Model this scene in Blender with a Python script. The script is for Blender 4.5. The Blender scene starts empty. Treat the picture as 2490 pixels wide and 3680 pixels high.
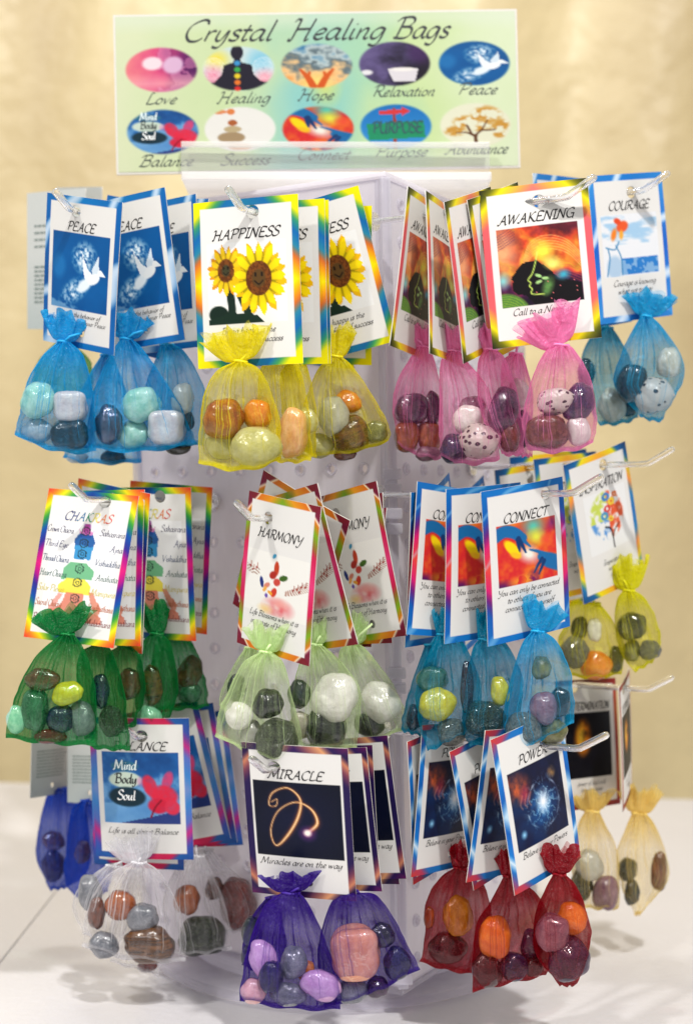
import bpy, bmesh, math, random
import numpy as np
from mathutils import Vector, Matrix, noise as mnoise

random.seed(7); np.random.seed(7)
scene = bpy.context.scene
COL = scene.collection

# ------------------------------------------------------------------ camera
FPX = 4886.0            # focal length in pixels of the 2490 x 3680 photograph
CAM_Z = 0.335
CAM_D = 0.90            # distance from the lens to the front corner of the stand
cam_data = bpy.data.cameras.new('camera')
cam = bpy.data.objects.new('camera', cam_data); COL.objects.link(cam)
cam.location = (0, -CAM_D, CAM_Z)
cam.rotation_euler = (math.radians(90), 0, 0)
cam_data.sensor_fit = 'VERTICAL'; cam_data.sensor_height = 36; cam_data.sensor_width = 36
cam_data.lens = FPX / 3680 * 36
cam_data.clip_start = 0.02; cam_data.clip_end = 20
cam_data.dof.use_dof = True
cam_data.dof.focus_distance = 0.83
cam_data.dof.aperture_fstop = 5.0
scene.camera = cam

# ------------------------------------------------------------------ light
scene.view_settings.view_transform = 'Standard'
scene.view_settings.look = 'None'
scene.view_settings.gamma = 1
scene.view_settings.exposure = 0.17
world = bpy.data.worlds.new('World'); scene.world = world
world.use_nodes = True
bg = world.node_tree.nodes['Background']
bg.inputs[0].default_value = (1.0, 0.985, 0.97, 1)
bg.inputs[1].default_value = 0.50

def lamp(name, loc, target, size, power, col, spread=180):
    L = bpy.data.lights.new(name, 'AREA'); L.shape = 'DISK'; L.size = size
    L.energy = power; L.color = col; L.spread = math.radians(spread)
    o = bpy.data.objects.new(name, L); COL.objects.link(o)
    o.location = loc
    d = Vector(target) - Vector(loc)
    o.rotation_euler = d.to_track_quat('-Z', 'Y').to_euler()
    return o
lamp('ceiling_lamp', (0.55, -1.75, 2.55), (0, 0.05, 0.25), 0.13, 54, (1.0, 0.98, 0.95))
lamp('ceiling_lamp', (-1.35, -1.6, 2.35), (0, 0.05, 0.25), 0.14, 28, (1.0, 0.97, 0.93))
lamp('ceiling_lamp', (-0.2, 0.25, 2.1), (0.0, 0.9, 0.2), 0.4, 9, (1.0, 0.97, 0.90))

scene.cycles.transparent_max_bounces = 32
scene.cycles.max_bounces = 10
scene.cycles.transmission_bounces = 8
scene.cycles.glossy_bounces = 3
scene.cycles.diffuse_bounces = 3
scene.cycles.caustics_reflective = False
scene.cycles.caustics_refractive = False
scene.cycles.sample_clamp_indirect = 4.0

# ------------------------------------------------------------------ helpers
def at(px, py, d):
    """a point of the room: photograph pixel and distance from the lens"""
    return Vector(((px - 1245) / FPX * d, d - CAM_D, CAM_Z + (1840 - py) / FPX * d))

FR = {'S': (350, 0, .9825), 'A': (0, 600, 1.965), 'B': (650, 600, 1.965), 'C': (1380, 600, 1.965),
      'D': (1900, 550, 2.2136), 'E': (0, 1650, 1.965), 'F': (750, 1650, 2.096), 'G': (1400, 1600, 2.0213),
      'H': (1900, 1550, 2.2136), 'I': (0, 2550, 1.6547), 'J': (750, 2550, 1.965), 'K': (1400, 2550, 2.056),
      'L': (1900, 2350, 1.7475)}
def px(fr, p):
    a, b, s = FR[fr]
    return np.array([a + p[0] / s, b + p[1] / s])

def srgb(c):
    c = np.asarray(c, float)
    if c.max() > 1.001: c = c / 255.0
    return np.where(c <= .04045, c / 12.92, ((c + .055) / 1.055) ** 2.4)

def link(name, data, parent=None):
    o = bpy.data.objects.new(name, data); COL.objects.link(o)
    if parent is not None: o.parent = parent
    return o

def mesh_from(name, verts, faces, mats=(), mi=None, smooth=False, cols=None):
    me = bpy.data.meshes.new(name)
    me.from_pydata([tuple(v) for v in verts], [], faces)
    for m in mats: me.materials.append(m)
    if mi is not None: me.polygons.foreach_set('material_index', np.asarray(mi, np.int32))
    if smooth: me.polygons.foreach_set('use_smooth', np.ones(len(me.polygons), bool))
    if cols is not None:
        ca = me.color_attributes.new('print', 'FLOAT_COLOR', 'POINT')
        c4 = np.ones((len(verts), 4), np.float32); c4[:, :3] = cols
        ca.data.foreach_set('color', c4.ravel())
    me.update()
    return me

def thing(name, label, cat, loc, group=None):
    o = link(name, None); o.location = loc; o.empty_display_size = .01
    o['label'] = label; o['category'] = cat
    if group: o['group'] = group
    return o
def tag(o, label, cat, group=None):
    o['label'] = label; o['category'] = cat
    if group: o['group'] = group
    return o

# ------------------------------------------------------------------ materials
def new_mat(name):
    m = bpy.data.materials.new(name); m.use_nodes = True
    nt = m.node_tree; nt.nodes.clear()
    out = nt.nodes.new('ShaderNodeOutputMaterial')
    return m, nt, out
def N(nt, t, **kw):
    n = nt.nodes.new(t)
    for k, v in kw.items():
        if k[0] == 'i' and k[1:].isdigit(): n.inputs[int(k[1:])].default_value = v
        else: setattr(n, k, v)
    return n
def pb(nt, out, **kw):
    b = nt.nodes.new('ShaderNodeBsdfPrincipled')
    for k, v in kw.items(): b.inputs[k.replace('_', ' ')].default_value = v
    nt.links.new(b.outputs[0], out.inputs[0])
    return b
def rgba(c): return (c[0], c[1], c[2], 1)

# printed card: colour from the print attribute, satin coat, faint paper relief
M_PRINT, nt, out = new_mat('printed_card')
b = pb(nt, out, Roughness=.45, Specular_IOR_Level=.15, Coat_Weight=.05, Coat_Roughness=.15)
a = N(nt, 'ShaderNodeAttribute', attribute_name='print'); nt.links.new(a.outputs['Color'], b.inputs['Base Color'])
nz = N(nt, 'ShaderNodeTexNoise'); nz.inputs['Scale'].default_value = 60; nz.inputs['Detail'].default_value = 4
bp = N(nt, 'ShaderNodeBump'); bp.inputs['Strength'].default_value = .05; bp.inputs['Distance'].default_value = .002
nt.links.new(nz.outputs[0], bp.inputs['Height']); nt.links.new(bp.outputs[0], b.inputs['Coat Normal'])

M_INK, nt, out = new_mat('ink')
b = pb(nt, out, Roughness=.45)
a = N(nt, 'ShaderNodeAttribute', attribute_name='print'); nt.links.new(a.outputs['Color'], b.inputs['Base Color'])

M_PAPER, nt, out = new_mat('card_back')
b = pb(nt, out, Base_Color=(.72, .69, .62, 1), Roughness=.6)
nz = N(nt, 'ShaderNodeTexNoise'); nz.inputs['Scale'].default_value = 300
rp = N(nt, 'ShaderNodeValToRGB'); rp.color_ramp.elements[0].color = (.64, .61, .55, 1); rp.color_ramp.elements[1].color = (.76, .74, .68, 1)
nt.links.new(nz.outputs[0], rp.inputs[0]); nt.links.new(rp.outputs[0], b.inputs['Base Color'])

def acrylic(name, tint=(.97, .97, 1.0), rough=.03):
    m, nt, out = new_mat(name)
    b = pb(nt, out, Base_Color=rgba(tint), Roughness=rough, IOR=1.49, Transmission_Weight=1.0)
    nz = N(nt, 'ShaderNodeTexNoise'); nz.inputs['Scale'].default_value = 90
    bp = N(nt, 'ShaderNodeBump'); bp.inputs['Strength'].default_value = .15; bp.inputs['Distance'].default_value = .002
    nt.links.new(nz.outputs[0], bp.inputs['Height']); nt.links.new(bp.outputs[0], b.inputs['Normal'])
    return m
M_HOOK = acrylic('clear_acrylic')
_nt = M_HOOK.node_tree; _out = [n for n in _nt.nodes if n.type == 'OUTPUT_MATERIAL'][0]; _b = [n for n in _nt.nodes if n.type == 'BSDF_PRINCIPLED'][0]
_t = N(_nt, 'ShaderNodeBsdfTransparent'); _m = N(_nt, 'ShaderNodeMixShader'); _m.inputs[0].default_value = .22
_nt.links.new(_b.outputs[0], _m.inputs[1]); _nt.links.new(_t.outputs[0], _m.inputs[2]); _nt.links.new(_m.outputs[0], _out.inputs[0])

def sheet_acrylic(name, col, opac, rough=.12):
    """thin sheet of cloudy clear plastic: part see-through, part scattering, glossy"""
    m, nt, out = new_mat(name)
    tr = N(nt, 'ShaderNodeBsdfTransparent'); tr.inputs[0].default_value = (.96, .95, .99, 1)
    p = nt.nodes.new('ShaderNodeBsdfPrincipled')
    p.inputs['Base Color'].default_value = rgba(col); p.inputs['Roughness'].default_value = rough
    p.inputs['Coat Weight'].default_value = .6; p.inputs['Coat Roughness'].default_value = .08
    tl = N(nt, 'ShaderNodeBsdfTranslucent'); tl.inputs[0].default_value = rgba(col)
    m0 = N(nt, 'ShaderNodeMixShader'); m0.inputs[0].default_value = .45
    nt.links.new(p.outputs[0], m0.inputs[1]); nt.links.new(tl.outputs[0], m0.inputs[2])
    lw = N(nt, 'ShaderNodeLayerWeight'); lw.inputs[0].default_value = .35
    nz = N(nt, 'ShaderNodeTexNoise'); nz.inputs['Scale'].default_value = 12; nz.inputs['Detail'].default_value = 5
    m1 = N(nt, 'ShaderNodeMath', operation='MULTIPLY_ADD'); m1.inputs[1].default_value = .5; m1.inputs[2].default_value = opac - .12
    nt.links.new(lw.outputs['Facing'], m1.inputs[0])
    m2 = N(nt, 'ShaderNodeMath', operation='MULTIPLY_ADD', use_clamp=True); m2.inputs[1].default_value = .24
    nt.links.new(nz.outputs[0], m2.inputs[0]); nt.links.new(m1.outputs[0], m2.inputs[2])
    mx = N(nt, 'ShaderNodeMixShader')
    nt.links.new(m2.outputs[0], mx.inputs[0]); nt.links.new(tr.outputs[0], mx.inputs[1]); nt.links.new(m0.outputs[0], mx.inputs[2])
    nt.links.new(mx.outputs[0], out.inputs[0])
    return m
M_PANEL = sheet_acrylic('pegboard_acrylic', (.93, .90, .94), .74)
M_RIM = sheet_acrylic('moulded_acrylic', (.86, .84, .90), .58, .05)
M_BASE = sheet_acrylic('base_acrylic', (.92, .91, .92), .10, .05)
M_CHANNEL = sheet_acrylic('channel_acrylic', (.90, .90, .90), .16, .08)

def organza(name, col, alpha=.40, tint=.5, glint=.5, back=.6, tcol=None):
    m, nt, out = new_mat(name)
    col = tuple(col)
    L = nt.links.new
    tcol = tcol or tuple(1 - tint * (1 - min(1, c * 1.15 / max(col))) for c in col)
    tr = N(nt, 'ShaderNodeBsdfTransparent'); tr.inputs[0].default_value = rgba(tcol)
    df = N(nt, 'ShaderNodeBsdfDiffuse'); df.inputs[0].default_value = rgba(col)
    tl = N(nt, 'ShaderNodeBsdfTranslucent'); tl.inputs[0].default_value = rgba(col)
    gl = N(nt, 'ShaderNodeBsdfGlossy'); gl.inputs['Roughness'].default_value = .38
    gl.inputs[0].default_value = rgba(tuple(.4 + .6 * c for c in col))
    tc = N(nt, 'ShaderNodeTexCoord')
    # weave and crumple
    nz = N(nt, 'ShaderNodeTexNoise'); nz.inputs['Scale'].default_value = 420; nz.inputs['Detail'].default_value = 2
    L(tc.outputs['Object'], nz.inputs[0])
    n3 = N(nt, 'ShaderNodeTexNoise'); n3.inputs['Scale'].default_value = 1800
    L(tc.outputs['Object'], n3.inputs[0])
    bp = N(nt, 'ShaderNodeBump'); bp.inputs['Strength'].default_value = .30; bp.inputs['Distance'].default_value = .0010
    L(nz.outputs[0], bp.inputs['Height'])
    n4 = N(nt, 'ShaderNodeTexNoise'); n4.inputs['Scale'].default_value = 110; n4.inputs['Detail'].default_value = 3; n4.inputs['Distortion'].default_value = 1.5
    L(tc.outputs['Object'], n4.inputs[0])
    bq = N(nt, 'ShaderNodeBump'); bq.inputs['Strength'].default_value = .55; bq.inputs['Distance'].default_value = .005
    L(n4.outputs[0], bq.inputs['Height']); L(bq.outputs[0], bp.inputs['Normal'])
    for s in (df, tl, gl): L(bp.outputs[0], s.inputs['Normal'])
    # gathers: cloth denser along streaks running from the neck
    mp = N(nt, 'ShaderNodeMapping'); mp.inputs['Scale'].default_value = (17, 1.3, 1)
    L(tc.outputs['UV'], mp.inputs[0])
    n2 = N(nt, 'ShaderNodeTexNoise'); n2.inputs['Scale'].default_value = 1.0; n2.inputs['Detail'].default_value = 3
    L(mp.outputs[0], n2.inputs[0])
    r2 = N(nt, 'ShaderNodeMapRange'); r2.inputs[1].default_value = .38; r2.inputs[2].default_value = .72
    r2.inputs[3].default_value = -.05; r2.inputs[4].default_value = .10
    L(n2.outputs[0], r2.inputs[0])
    sp = N(nt, 'ShaderNodeSeparateXYZ'); L(tc.outputs['UV'], sp.inputs[0])
    # v = 0 at the neck, 1 at the seam: gathered cloth at the neck is denser
    rn = N(nt, 'ShaderNodeMapRange'); rn.inputs[1].default_value = 0; rn.inputs[2].default_value = .35
    rn.inputs[3].default_value = .50; rn.inputs[4].default_value = 0
    L(sp.outputs[1], rn.inputs[0])
    rs = N(nt, 'ShaderNodeMapRange'); rs.inputs[1].default_value = .955; rs.inputs[2].default_value = .975
    rs.inputs[3].default_value = 0; rs.inputs[4].default_value = .35
    L(sp.outputs[1], rs.inputs[0])
    lw = N(nt, 'ShaderNodeLayerWeight'); lw.inputs[0].default_value = .5
    pw = N(nt, 'ShaderNodeMath', operation='POWER'); pw.inputs[1].default_value = 3.0; L(lw.outputs['Facing'], pw.inputs[0])
    s0 = N(nt, 'ShaderNodeMath', operation='MULTIPLY_ADD'); s0.inputs[1].default_value = .62; s0.inputs[2].default_value = alpha; L(pw.outputs[0], s0.inputs[0])
    prev = s0
    # the back of the pouch lies in folds: denser (u runs 0-1 over the front, 1-2 over the back)
    rb = N(nt, 'ShaderNodeMapRange'); rb.inputs[1].default_value = .97; rb.inputs[2].default_value = 1.03
    rb.inputs[3].default_value = 0; rb.inputs[4].default_value = back
    L(sp.outputs[0], rb.inputs[0])
    # a few sharp bright creases
    mq = N(nt, 'ShaderNodeMapping'); mq.inputs['Scale'].default_value = (26, .7, 1); mq.inputs['Location'].default_value = (3.3, 1.1, 0)
    L(tc.outputs['UV'], mq.inputs[0])
    n5 = N(nt, 'ShaderNodeTexNoise'); n5.inputs['Scale'].default_value = 1.0; n5.inputs['Detail'].default_value = 1; n5.inputs['Distortion'].default_value = .3
    L(mq.outputs[0], n5.inputs[0])
    r5 = N(nt, 'ShaderNodeMapRange'); r5.inputs[1].default_value = .65; r5.inputs[2].default_value = .69
    r5.inputs[3].default_value = 0; r5.inputs[4].default_value = .36
    L(n5.outputs[0], r5.inputs[0])
    for q in (r2, rn, rs, rb, r5):
        ad = N(nt, 'ShaderNodeMath', operation='ADD'); L(prev.outputs[0], ad.inputs[0]); L(q.outputs[0], ad.inputs[1]); prev = ad
    wv = N(nt, 'ShaderNodeMath', operation='MULTIPLY_ADD'); wv.inputs[1].default_value = .12
    sub = N(nt, 'ShaderNodeMath', operation='SUBTRACT'); sub.inputs[1].default_value = .5; L(n3.outputs[0], sub.inputs[0])
    L(sub.outputs[0], wv.inputs[0]); L(prev.outputs[0], wv.inputs[2])
    mn = N(nt, 'ShaderNodeMath', operation='MINIMUM', use_clamp=True); mn.inputs[1].default_value = .94; L(wv.outputs[0], mn.inputs[0])
    a1 = N(nt, 'ShaderNodeMixShader'); a1.inputs[0].default_value = .45; L(df.outputs[0], a1.inputs[1]); L(tl.outputs[0], a1.inputs[2])
    gm = N(nt, 'ShaderNodeMapRange'); gm.inputs[1].default_value = .56; gm.inputs[2].default_value = .68
    gm.inputs[3].default_value = .03; gm.inputs[4].default_value = glint
    L(n3.outputs[0], gm.inputs[0])
    a2 = N(nt, 'ShaderNodeMixShader'); L(gm.outputs[0], a2.inputs[0]); L(a1.outputs[0], a2.inputs[1]); L(gl.outputs[0], a2.inputs[2])
    mx = N(nt, 'ShaderNodeMixShader'); L(mn.outputs[0], mx.inputs[0]); L(tr.outputs[0], mx.inputs[1]); L(a2.outputs[0], mx.inputs[2])
    L(mx.outputs[0], out.inputs[0])
    return m

def stone_mat(name, c1, c2, style='mottle', scale=60, rough=.14, trans=0, metal=0):
    c1 = srgb(c1); c2 = srgb(c2)
    dk = .55 if c1.mean() < .22 else .80
    c1 = c1 * dk; c2 = c2 * (dk + .05)
    m, nt, out = new_mat('stone_' + name)
    L = nt.links.new
    b = pb(nt, out, Roughness=rough, Coat_Weight=.7, Coat_Roughness=.06, Transmission_Weight=trans, Metallic=metal)
    tc = N(nt, 'ShaderNodeTexCoord'); oi = N(nt, 'ShaderNodeObjectInfo')
    add = N(nt, 'ShaderNodeVectorMath', operation='ADD'); L(tc.outputs['Object'], add.inputs[0])
    sc = N(nt, 'ShaderNodeVectorMath', operation='SCALE'); sc.inputs['Scale'].default_value = 9.0
    cmb = N(nt, 'ShaderNodeCombineXYZ')
    for i in range(3): L(oi.outputs['Random'], cmb.inputs[i])
    L(cmb.outputs[0], sc.inputs[0]); L(sc.outputs[0], add.inputs[1])
    rp = N(nt, 'ShaderNodeValToRGB')
    e = rp.color_ramp.elements
    if style == 'spot':
        v = N(nt, 'ShaderNodeTexVoronoi'); v.inputs['Scale'].default_value = 2.7; v.inputs['Randomness'].default_value = 1
        n = N(nt, 'ShaderNodeTexNoise'); n.inputs['Scale'].default_value = 4.5
        L(add.outputs[0], n.inputs[0])
        vm = N(nt, 'ShaderNodeMath', operation='MULTIPLY_ADD'); vm.inputs[1].default_value = .5; L(n.outputs[0], vm.inputs[0]); L(v.outputs[0], vm.inputs[2])
        L(add.outputs[0], v.inputs[0]); L(vm.outputs[0], rp.inputs[0])
        e[0].position = .53; e[0].color = rgba(c2); e[1].position = .57; e[1].color = rgba(c1)
    elif style == 'band':
        mp = N(nt, 'ShaderNodeMapping'); mp.inputs['Scale'].default_value = (.7, .7, 4.2); mp.inputs['Rotation'].default_value = (.3, .5, 0)
        n = N(nt, 'ShaderNodeTexNoise'); n.inputs['Scale'].default_value = 1.3; n.inputs['Detail'].default_value = 9; n.inputs['Distortion'].default_value = .8
        L(add.outputs[0], mp.inputs[0]); L(mp.outputs[0], n.inputs[0]); L(n.outputs[0], rp.inputs[0])
        e[0].position = .38; e[0].color = rgba(c1); e[1].position = .66; e[1].color = rgba(c2)
    else:
        n = N(nt, 'ShaderNodeTexNoise'); n.inputs['Scale'].default_value = 1.7 if style == 'mottle' else 5
        n.inputs['Detail'].default_value = 8; n.inputs['Roughness'].default_value = .62
        L(add.outputs[0], n.inputs[0]); L(n.outputs[0], rp.inputs[0])
        e[0].position = .36; e[0].color = rgba(c1); e[1].position = .68; e[1].color = rgba(c2)
    if style != 'spot':
        nv_ = N(nt, 'ShaderNodeTexNoise'); nv_.inputs['Scale'].default_value = 1.5; nv_.inputs['Detail'].default_value = 4; nv_.inputs['Distortion'].default_value = 1.2
        av = N(nt, 'ShaderNodeVectorMath', operation='ADD'); av.inputs[1].default_value = (5.1, 2.2, 7.7); L(add.outputs[0], av.inputs[0]); L(av.outputs[0], nv_.inputs[0])
        sb = N(nt, 'ShaderNodeMath', operation='SUBTRACT'); sb.inputs[1].default_value = .52; L(nv_.outputs[0], sb.inputs[0])
        ab = N(nt, 'ShaderNodeMath', operation='ABSOLUTE'); L(sb.outputs[0], ab.inputs[0])
        mr = N(nt, 'ShaderNodeMapRange'); mr.inputs[1].default_value = 0; mr.inputs[2].default_value = .018; mr.inputs[3].default_value = .42; mr.inputs[4].default_value = 0
        L(ab.outputs[0], mr.inputs[0])
        mv = N(nt, 'ShaderNodeMix', data_type='RGBA'); L(mr.outputs[0], mv.inputs[0]); L(rp.outputs[0], mv.inputs[6])
        mv.inputs[7].default_value = rgba(np.minimum(c2 * 1.7 + .06, .85) if c1.mean() < .35 else c1 * .72)
        L(mv.outputs[2], b.inputs['Base Color'])
    else: L(rp.outputs[0], b.inputs['Base Color'])
    nb = N(nt, 'ShaderNodeTexNoise'); nb.inputs['Scale'].default_value = 6 if style != 'rough' else 9; nb.inputs['Detail'].default_value = 6
    L(add.outputs[0], nb.inputs[0])
    bp = N(nt, 'ShaderNodeBump'); bp.inputs['Strength'].default_value = .5 if style == 'rough' else .12; bp.inputs['Distance'].default_value = .06
    L(nb.outputs[0], bp.inputs['Height']); L(bp.outputs[0], b.inputs['Normal'])
    return m

STONES = {  # key: (words, material)
 'aqua': ('milky aqua green', stone_mat('aqua', (150, 215, 190), (205, 240, 220))),
 'ice': ('clear ice blue', stone_mat('ice', (170, 205, 225), (225, 235, 240), trans=.3)),
 'pinkw': ('pale pinkish white', stone_mat('pinkw', (215, 200, 200), (235, 228, 222))),
 'white': ('milky white', stone_mat('white', (225, 222, 210), (245, 243, 236))),
 'clear': ('clear glassy', stone_mat('clear', (215, 215, 200), (245, 245, 235), trans=.45)),
 'teal': ('very dark teal', stone_mat('teal', (5, 28, 38), (15, 50, 60))),
 'black': ('polished black', stone_mat('black', (12, 18, 22), (32, 38, 40))),
 'hem': ('shiny gunmetal grey', stone_mat('hem', (90, 90, 110), (130, 130, 150), rough=.2, metal=.8)),
 'carn': ('orange brown', stone_mat('carn', (150, 62, 12), (200, 105, 25))),
 'citr': ('pale yellow glassy', stone_mat('citr', (220, 215, 130), (245, 243, 190), trans=.35)),
 'oran': ('bright orange', stone_mat('oran', (225, 115, 20), (240, 150, 50))),
 'peach': ('soft peach', stone_mat('peach', (235, 165, 110), (248, 200, 160))),
 'tiger': ('golden brown striped', stone_mat('tiger', (70, 38, 14), (135, 84, 34), 'band')),
 'dpur': ('deep purple', stone_mat('dpur', (48, 22, 55), (85, 45, 90))),
 'navy': ('dark navy', stone_mat('navy', (12, 18, 50), (35, 38, 95))),
 'brn': ('reddish brown', stone_mat('brn', (85, 42, 28), (140, 75, 50))),
 'dal': ('white black spotted', stone_mat('dal', (205, 196, 186), (38, 24, 34), 'spot', rough=.25)),
 'mauve': ('dusty mauve', stone_mat('mauve', (130, 85, 110), (170, 125, 140))),
 'green': ('dark leaf green', stone_mat('green', (35, 85, 60), (90, 140, 115))),
 'yel': ('bright yellow', stone_mat('yel', (215, 190, 15), (235, 215, 60))),
 'grey': ('bluish grey', stone_mat('grey', (115, 120, 130), (160, 162, 170))),
 'rough': ('rough grey speckled', stone_mat('rough', (85, 92, 88), (150, 150, 140), 'rough', rough=.4)),
 'moss': ('dark mossy green', stone_mat('moss', (28, 38, 28), (75, 85, 60), 'rough')),
 'cream': ('creamy tan', stone_mat('cream', (190, 180, 155), (225, 218, 200))),
 'lav': ('pale lavender pink', stone_mat('lav', (205, 150, 205), (232, 190, 228))),
 'salm': ('salmon pink', stone_mat('salm', (222, 138, 106), (240, 172, 140))),
 'pink': ('light pink', stone_mat('pink', (235, 170, 170), (245, 200, 195))),
 'must': ('mustard yellow', stone_mat('must', (195, 135, 15), (220, 165, 40))),
 'red': ('dark red', stone_mat('red', (110, 25, 22), (155, 50, 38), 'rough')),
 'mar': ('dark maroon', stone_mat('mar', (50, 12, 20), (85, 28, 32))),
 'olive': ('olive green', stone_mat('olive', (110, 110, 55), (160, 160, 95))),
}
# ------------------------------------------------------------------ pen lettering (broad nib strokes built as mesh)
GL = {}
def _g(ch, adv, s):
    GL[ch] = (adv, [[tuple(map(float, p.split(','))) for p in st.split()] for st in s.split('|')])
for ch, adv, s in [
 ('A', .80, '-.08,.06 .02,0 .14,.1 .5,1|.5,1 .62,.04 .75,.05|.2,.38 .62,.38'),
 ('B', .70, '.22,1 .1,0|-.05,.8 .12,.98 .5,1 .6,.8 .45,.58 .2,.55|.2,.55 .55,.5 .6,.2 .4,0 0,.02'),
 ('C', .68, '.65,.8 .6,.98 .4,1 .12,.75 .05,.35 .2,.03 .45,0 .62,.15'),
 ('D', .80, '.2,1 .1,0|-.04,.9 .4,1 .68,.8 .7,.4 .5,.08 .1,0'),
 ('E', .66, '.62,.9 .52,1 .2,1 .12,.6 .08,.1 .2,0 .5,0 .62,.1|.12,.52 .48,.52'),
 ('F', .62, '.2,1 .08,0|0,.9 .2,1 .65,1|.14,.52 .48,.52'),
 ('G', .74, '.65,.8 .6,.98 .4,1 .12,.75 .05,.35 .2,.03 .45,0 .6,.1|.66,.42 .6,-.12|.42,.42 .72,.42'),
 ('H', .80, '.2,.96 .1,0 -.02,.02|0,.85 .08,.98 .22,.95|.68,1 .56,0 .68,.03|.14,.5 .62,.52'),
 ('I', .38, '.22,1 .12,0|.05,1 .36,1|0,0 .28,0'),
 ('K', .74, '.18,1 .1,0|.66,.98 .5,.95 .15,.5|.2,.55 .55,.02 .76,.02'),
 ('L', .60, '.34,1 .18,.95 .12,.3 .06,.02|.06,.02 .35,0 .6,.1'),
 ('M', .98, '-.08,.04 .04,.02 .2,1|.2,1 .45,.1|.45,.1 .78,1|.78,1 .82,.04 .94,.03'),
 ('N', .80, '-.08,.04 .04,.02 .18,1|.18,1 .6,0|.6,0 .68,.9 .84,1'),
 ('O', .78, '.4,1 .12,.75 .05,.35 .2,.03 .42,0 .68,.3 .7,.7 .55,.97 .4,1'),
 ('P', .66, '.2,1 .1,0|-.06,.78 .12,.98 .5,1 .62,.78 .5,.52 .18,.45'),
 ('R', .74, '.2,1 .1,0|-.06,.78 .12,.98 .5,1 .62,.78 .5,.52 .18,.48|.32,.48 .55,.06 .76,0'),
 ('S', .58, '.55,.82 .5,1 .28,1 .12,.8 .25,.58 .48,.42 .5,.15 .3,0 .08,0 0,.14'),
 ('T', .66, '.38,1 .28,0|0,.86 .08,1 .68,1 .76,1.06'),
 ('U', .78, '.02,.94 .14,1 .08,.3 .2,.02 .42,0 .6,.3|.68,1 .62,0 .74,.03'),
 ('V', .7, '.06,1 .22,0|.22,0 .7,1'),
 ('W', 1.0, '0,.9 .1,1 .18,0|.18,0 .5,.95|.5,.95 .56,0|.56,0 .98,1'),
 ('X', .7, '.05,1 .6,0|.65,1 0,0'),
 ('Y', .70, '.02,.88 .12,1 .22,.5 .38,.45 .6,.7|.72,1 .5,.1 .3,-.25 .08,-.18'),
 ('a', .52, '.42,.48 .25,.52 .08,.35 .05,.1 .15,0 .3,.1 .42,.48|.44,.5 .38,.1 .44,0 .52,.06'),
 ('b', .48, '.15,.95 .08,.1 .2,0 .38,.12 .42,.38 .3,.5 .12,.35'),
 ('c', .40, '.38,.42 .3,.52 .12,.4 .05,.15 .15,0 .35,.06'),
 ('d', .54, '.42,.48 .25,.52 .08,.35 .05,.1 .15,0 .3,.1 .42,.48|.5,.98 .4,.1 .46,0 .54,.06'),
 ('e', .42, '.08,.22 .3,.3 .36,.45 .25,.52 .1,.38 .05,.12 .18,0 .36,.08'),
 ('f', .32, '.45,.92 .35,1 .25,.85 .15,0 .05,-.3 -.08,-.3|.05,.5 .38,.5'),
 ('g', .52, '.42,.48 .25,.52 .08,.35 .05,.1 .15,0 .3,.1 .42,.48|.44,.5 .38,-.1 .25,-.33 .05,-.28'),
 ('h', .50, '.18,.98 .08,0|.1,.25 .25,.48 .36,.48 .36,.3 .32,.08 .38,0 .46,.06'),
 ('i', .25, '.12,.5 .08,.08 .14,0 .22,.06|.15,.68 .19,.73'),
 ('j', .24, '.14,.5 .08,-.2 -.08,-.3|.15,.68 .19,.73'),
 ('k', .44, '.18,.98 .08,0|.36,.5 .12,.25 .3,.02 .42,.04'),
 ('l', .25, '.18,.98 .1,.1 .16,0 .24,.06'),
 ('m', .68, '.1,.5 .06,0|.08,.25 .2,.48 .3,.48 .3,.3 .27,0|.29,.25 .42,.48 .52,.48 .52,.3 .48,.08 .54,0 .62,.06'),
 ('n', .49, '.1,.5 .06,0|.08,.25 .24,.48 .35,.48 .35,.3 .31,.08 .37,0 .45,.06'),
 ('o', .46, '.25,.52 .08,.38 .05,.12 .18,0 .34,.12 .38,.38 .25,.52'),
 ('p', .48, '.14,.5 .04,-.33|.1,.3 .25,.5 .38,.45 .4,.2 .28,0 .1,.05'),
 ('r', .35, '.1,.5 .06,0|.08,.25 .2,.46 .34,.48'),
 ('s', .36, '.32,.44 .24,.52 .1,.44 .14,.3 .28,.2 .26,.04 .12,0 0,.06'),
 ('t', .31, '.2,.75 .1,.1 .16,0 .26,.06|.02,.5 .32,.5'),
 ('u', .50, '.1,.5 .06,.15 .12,0 .25,.08 .38,.5|.4,.5 .34,.1 .4,0 .48,.06'),
 ('v', .42, '.05,.5 .14,0|.14,0 .38,.5'),
 ('w', .64, '.05,.5 .12,0|.12,0 .3,.45|.3,.45 .36,0|.36,0 .6,.5'),
 ('x', .42, '.05,.5 .36,0|.38,.5 0,0'),
 ('y', .49, '.1,.5 .06,.15 .12,0 .25,.08 .38,.5|.42,.5 .34,-.1 .2,-.33 .02,-.28'),
 ("'", .16, '.12,1 .08,.8'), (' ', .26, '0,0')]:
    _g(ch, adv, s)

def crom(pts, n=4):
    if len(pts) < 3: return [np.array(p, float) for p in pts]
    P = [np.array(p, float) for p in pts]
    P = [2 * P[0] - P[1]] + P + [2 * P[-1] - P[-2]]
    o = []
    for i in range(1, len(P) - 2):
        for k in range(n):
            t = k / n
            o.append(.5 * ((2 * P[i]) + (P[i+1] - P[i-1]) * t + (2*P[i-1] - 5*P[i] + 4*P[i+1] - P[i+2]) * t*t + (-P[i-1] + 3*P[i] - 3*P[i+1] + P[i+2]) * t**3))
    o.append(P[-2])
    return o

def word_width(s, h, sq=1): return sum(GL[c][0] for c in s) * h * sq

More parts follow.
